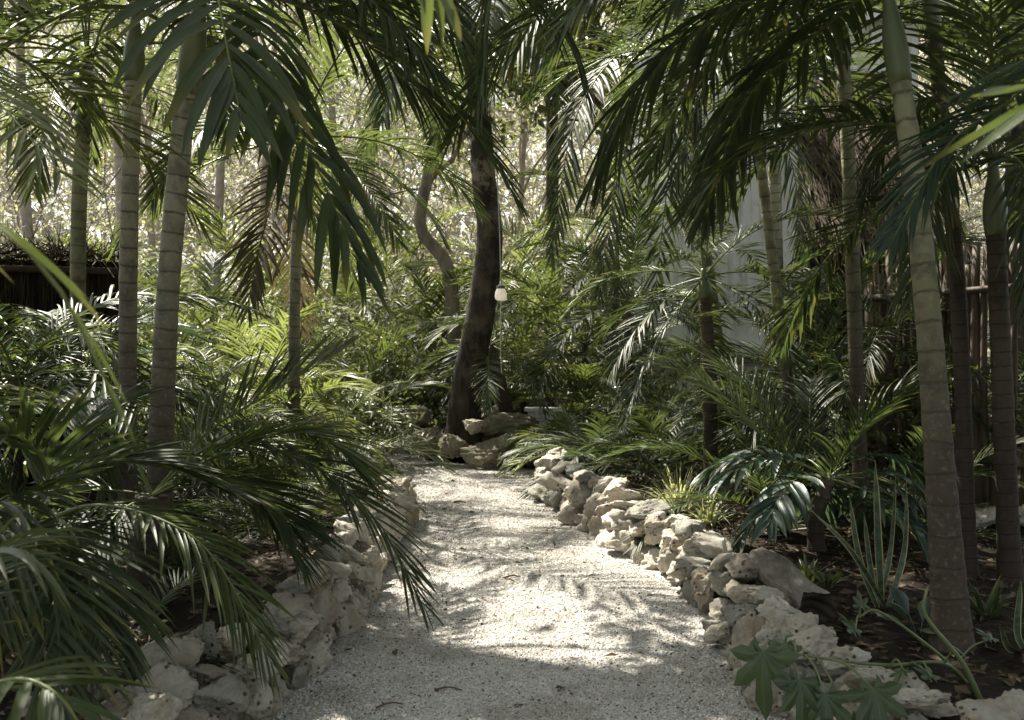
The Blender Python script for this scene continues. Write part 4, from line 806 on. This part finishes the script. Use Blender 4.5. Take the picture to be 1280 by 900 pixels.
def pole_fence():
    A, B = bp(1060, 9.6), bp(1330, 7.3); e = thing('pole_fence', A, 'fence of upright brown poles tied to a rail, at the right', 'fence'); n = 46; q = np.random.default_rng(2); r = nrm((B-A)*np.array([1, 1, 0])); nn = np.array([-r[1], r[0], 0])
    for k in range(n):
        p = (B-A)*k/(n-1)*np.array([1, 1, 0]); p[2] = z0(*(A+p)[:2])-A[2]-.05; h = q.uniform(1.98, 2.28)+p[2]; rr = q.uniform(.024, .04)
        g = G(); P = spline([p, p+np.array([q.normal(0, .025), q.normal(0, .02), h*.5]), p+np.array([q.normal(0, .03), q.normal(0, .02), h])], 8); tube(g, P, np.linspace(rr*1.1, rr*.85, 8), 7, lump=.05, rg=q); g.obj('pole', 'bamboo', e)
    for z in (.5, 1.86): g = G(); tube(g, [-nn*.07+np.array([0, 0, z]), (B-A)*np.array([1, 1, 0])-nn*.07+np.array([0, 0, z])], .03, 8); g.obj('rail', 'bamboo', e)
pole_fence()
def brush_fence():
    q = np.random.default_rng(4); A, B = np.array([-8.5, 8.4, .15]), np.array([-3.95, 10.0, .15]); e = thing('brush_fence', A, 'dark brush fence with a shaggy top at the left', 'fence'); D = B-A; a = math.atan2(D[1], D[0]); L = np.linalg.norm(D[:2])
    g = G(); Rm = rz(a); box(g, Rm@np.array([L/2, 0, 1.1]), (L, .10, 2.3), Rm); n = 9000; u = q.random(n)*L; z = q.uniform(-.2, 2.0, n); P = np.stack([u, q.uniform(-.1, -.06, n), z], 1)@Rm.T
    blades(g, P, np.stack([q.normal(0, .08, n), q.normal(0, .04, n), np.ones(n)], 1), q.uniform(.3, .6, n), q.uniform(.006, .018, n), q); g.obj('brush_panel', 'thatch_dark', e, smooth=False)
    g = G(); tube(g, [Rm@np.array([0, -.14, 2.15]), Rm@np.array([L, -.14, 2.15])], .035, 8); g.obj('rail', 'darkwood', e)
    g = G(); n = 2500; u = q.random(n)*L; P = np.stack([u, q.normal(0, .07, n), np.full(n, 2.3)], 1)@Rm.T; blades(g, P, np.stack([q.normal(0, .6, n), q.normal(-.3, .5, n), q.normal(.1, .4, n)], 1), q.uniform(.15, .4, n), q.uniform(.008, .02, n), q); g.obj('shaggy_top', 'thatch', e, smooth=False)
brush_fence()
def lantern():
    c = W(626, 368, 12.6); e = thing('lantern', c, 'small white glass lantern hanging beside the dark leaning trunk', 'lantern')
    def lathe(pr, n=20):
        g = G(); a = np.arange(n)*2*PI/n; V = np.concatenate([np.stack([r*np.cos(a), r*np.sin(a), np.full(n, z)], 1) for r, z in pr]); m = len(pr); i, j = np.meshgrid(np.arange(m-1), np.arange(n), indexing='ij'); j2 = (j+1) % n
        return g.add(V, np.stack([i*n+j, i*n+j2, (i+1)*n+j2, (i+1)*n+j], -1).reshape(-1, 4))
    lathe([(.002, -.078), (.045, -.078), (.07, -.06), (.078, -.02), (.07, .03), (.055, .065), (.045, .078)]).obj('glass_globe', 'lamp', e)
    lathe([(.056, .07), (.058, .10), (.04, .115), (.012, .12), (.010, .16), (.001, .16)]).obj('cap', 'steel', e)
    g = G(); tube(g, spline([(0, 0, .15), (-.02, .05, .9), (-.10, .4, 2.6)], 12), .008, 5); g.obj('cord', 'cord', e)
    g = G(); tube(g, [(0, .0, -.086), (-.01, .01, -.5), (0.01, .0, -1.0)], .006, 5); g.obj('cord', 'cord', e)
lantern()
FL = [(487, 888, 'curled brown twig-like leaf lying on the near gravel at the left'), (575, 630, 'thin dark fallen twig on the far gravel near the bend'), (640, 725, 'thin pale twig lying across the middle of the gravel path'), (560, 868, 'small grey twig on the near gravel, right of the curled leaf')]
for px, py, lab in FL:
    d = FPX*CAMZ/(py-HY); p = W(px, py, d); p[2] = .015; a = R.uniform(-.5, .5); g = G()
    tube(g, spline([(-.06*math.cos(a), -.06*math.sin(a), 0), (0, .005, .012), (.06*math.cos(a), .06*math.sin(a), .0)], 8), np.linspace(.006, .003, 8)*d/5, 5); tag(g.obj('twig', 'sheath', None, p), lab, 'twig', 'twigs fallen on the path')

# ------------------------------------------------------------------ light, sky, camera
SUN = nrm(np.array([-.42, .58, .98])); el = math.asin(SUN[2]); azm = math.atan2(SUN[0], SUN[1])
w = bpy.data.worlds.new('World'); sc.world = w; w.use_nodes = True; nt = w.node_tree
bg = next(n for n in nt.nodes if n.type == 'BACKGROUND'); sky = nt.nodes.new('ShaderNodeTexSky'); sky.sky_type = 'NISHITA'; sky.sun_disc = False
sky.sun_elevation = el; sky.sun_rotation = azm; sky.dust_density = 3.0; sky.air_density = 1.0; hs = nt.nodes.new('ShaderNodeHueSaturation'); hs.inputs['Saturation'].default_value = .35; tn = nt.nodes.new('ShaderNodeMix'); tn.data_type = 'RGBA'; tn.blend_type = 'MULTIPLY'; tn.inputs[0].default_value = 1; tn.inputs[7].default_value = (1.0, 1.02, .95, 1)
nt.links.new(sky.outputs[0], hs.inputs['Color']); nt.links.new(hs.outputs[0], tn.inputs[6]); nt.links.new(tn.outputs[2], bg.inputs[0]); bg.inputs[1].default_value = .09
sl = bpy.data.lights.new('sun', 'SUN'); sl.energy = 5.0; sl.angle = rad(.6); sl.color = (1, .94, .84); so = link('sun', sl); so.rotation_euler = Vector(-SUN).to_track_quat('-Z', 'Y').to_euler()
cd = bpy.data.cameras.new('camera'); cam = link('camera', cd, None, (0, 0, CAMZ)); cd.lens = 35; cd.sensor_width = 36; cd.clip_end = 1000; cd.clip_start = .05
cam.rotation_euler = (rad(90)-math.atan(10/FPX), 0, 0); cd.dof.use_dof = True; cd.dof.focus_distance = 6.0; cd.dof.aperture_fstop = 5.0; sc.camera = cam
sc.view_settings.view_transform = 'Standard'; sc.view_settings.look = 'None'; sc.view_settings.gamma = 1; sc.view_settings.exposure = 1.85; sc.view_settings.use_curve_mapping = False
sc.cycles.max_bounces = 8; sc.cycles.diffuse_bounces = 4; sc.cycles.transmission_bounces = 4; sc.cycles.use_denoising = True; sc.cycles.sample_clamp_indirect = 6
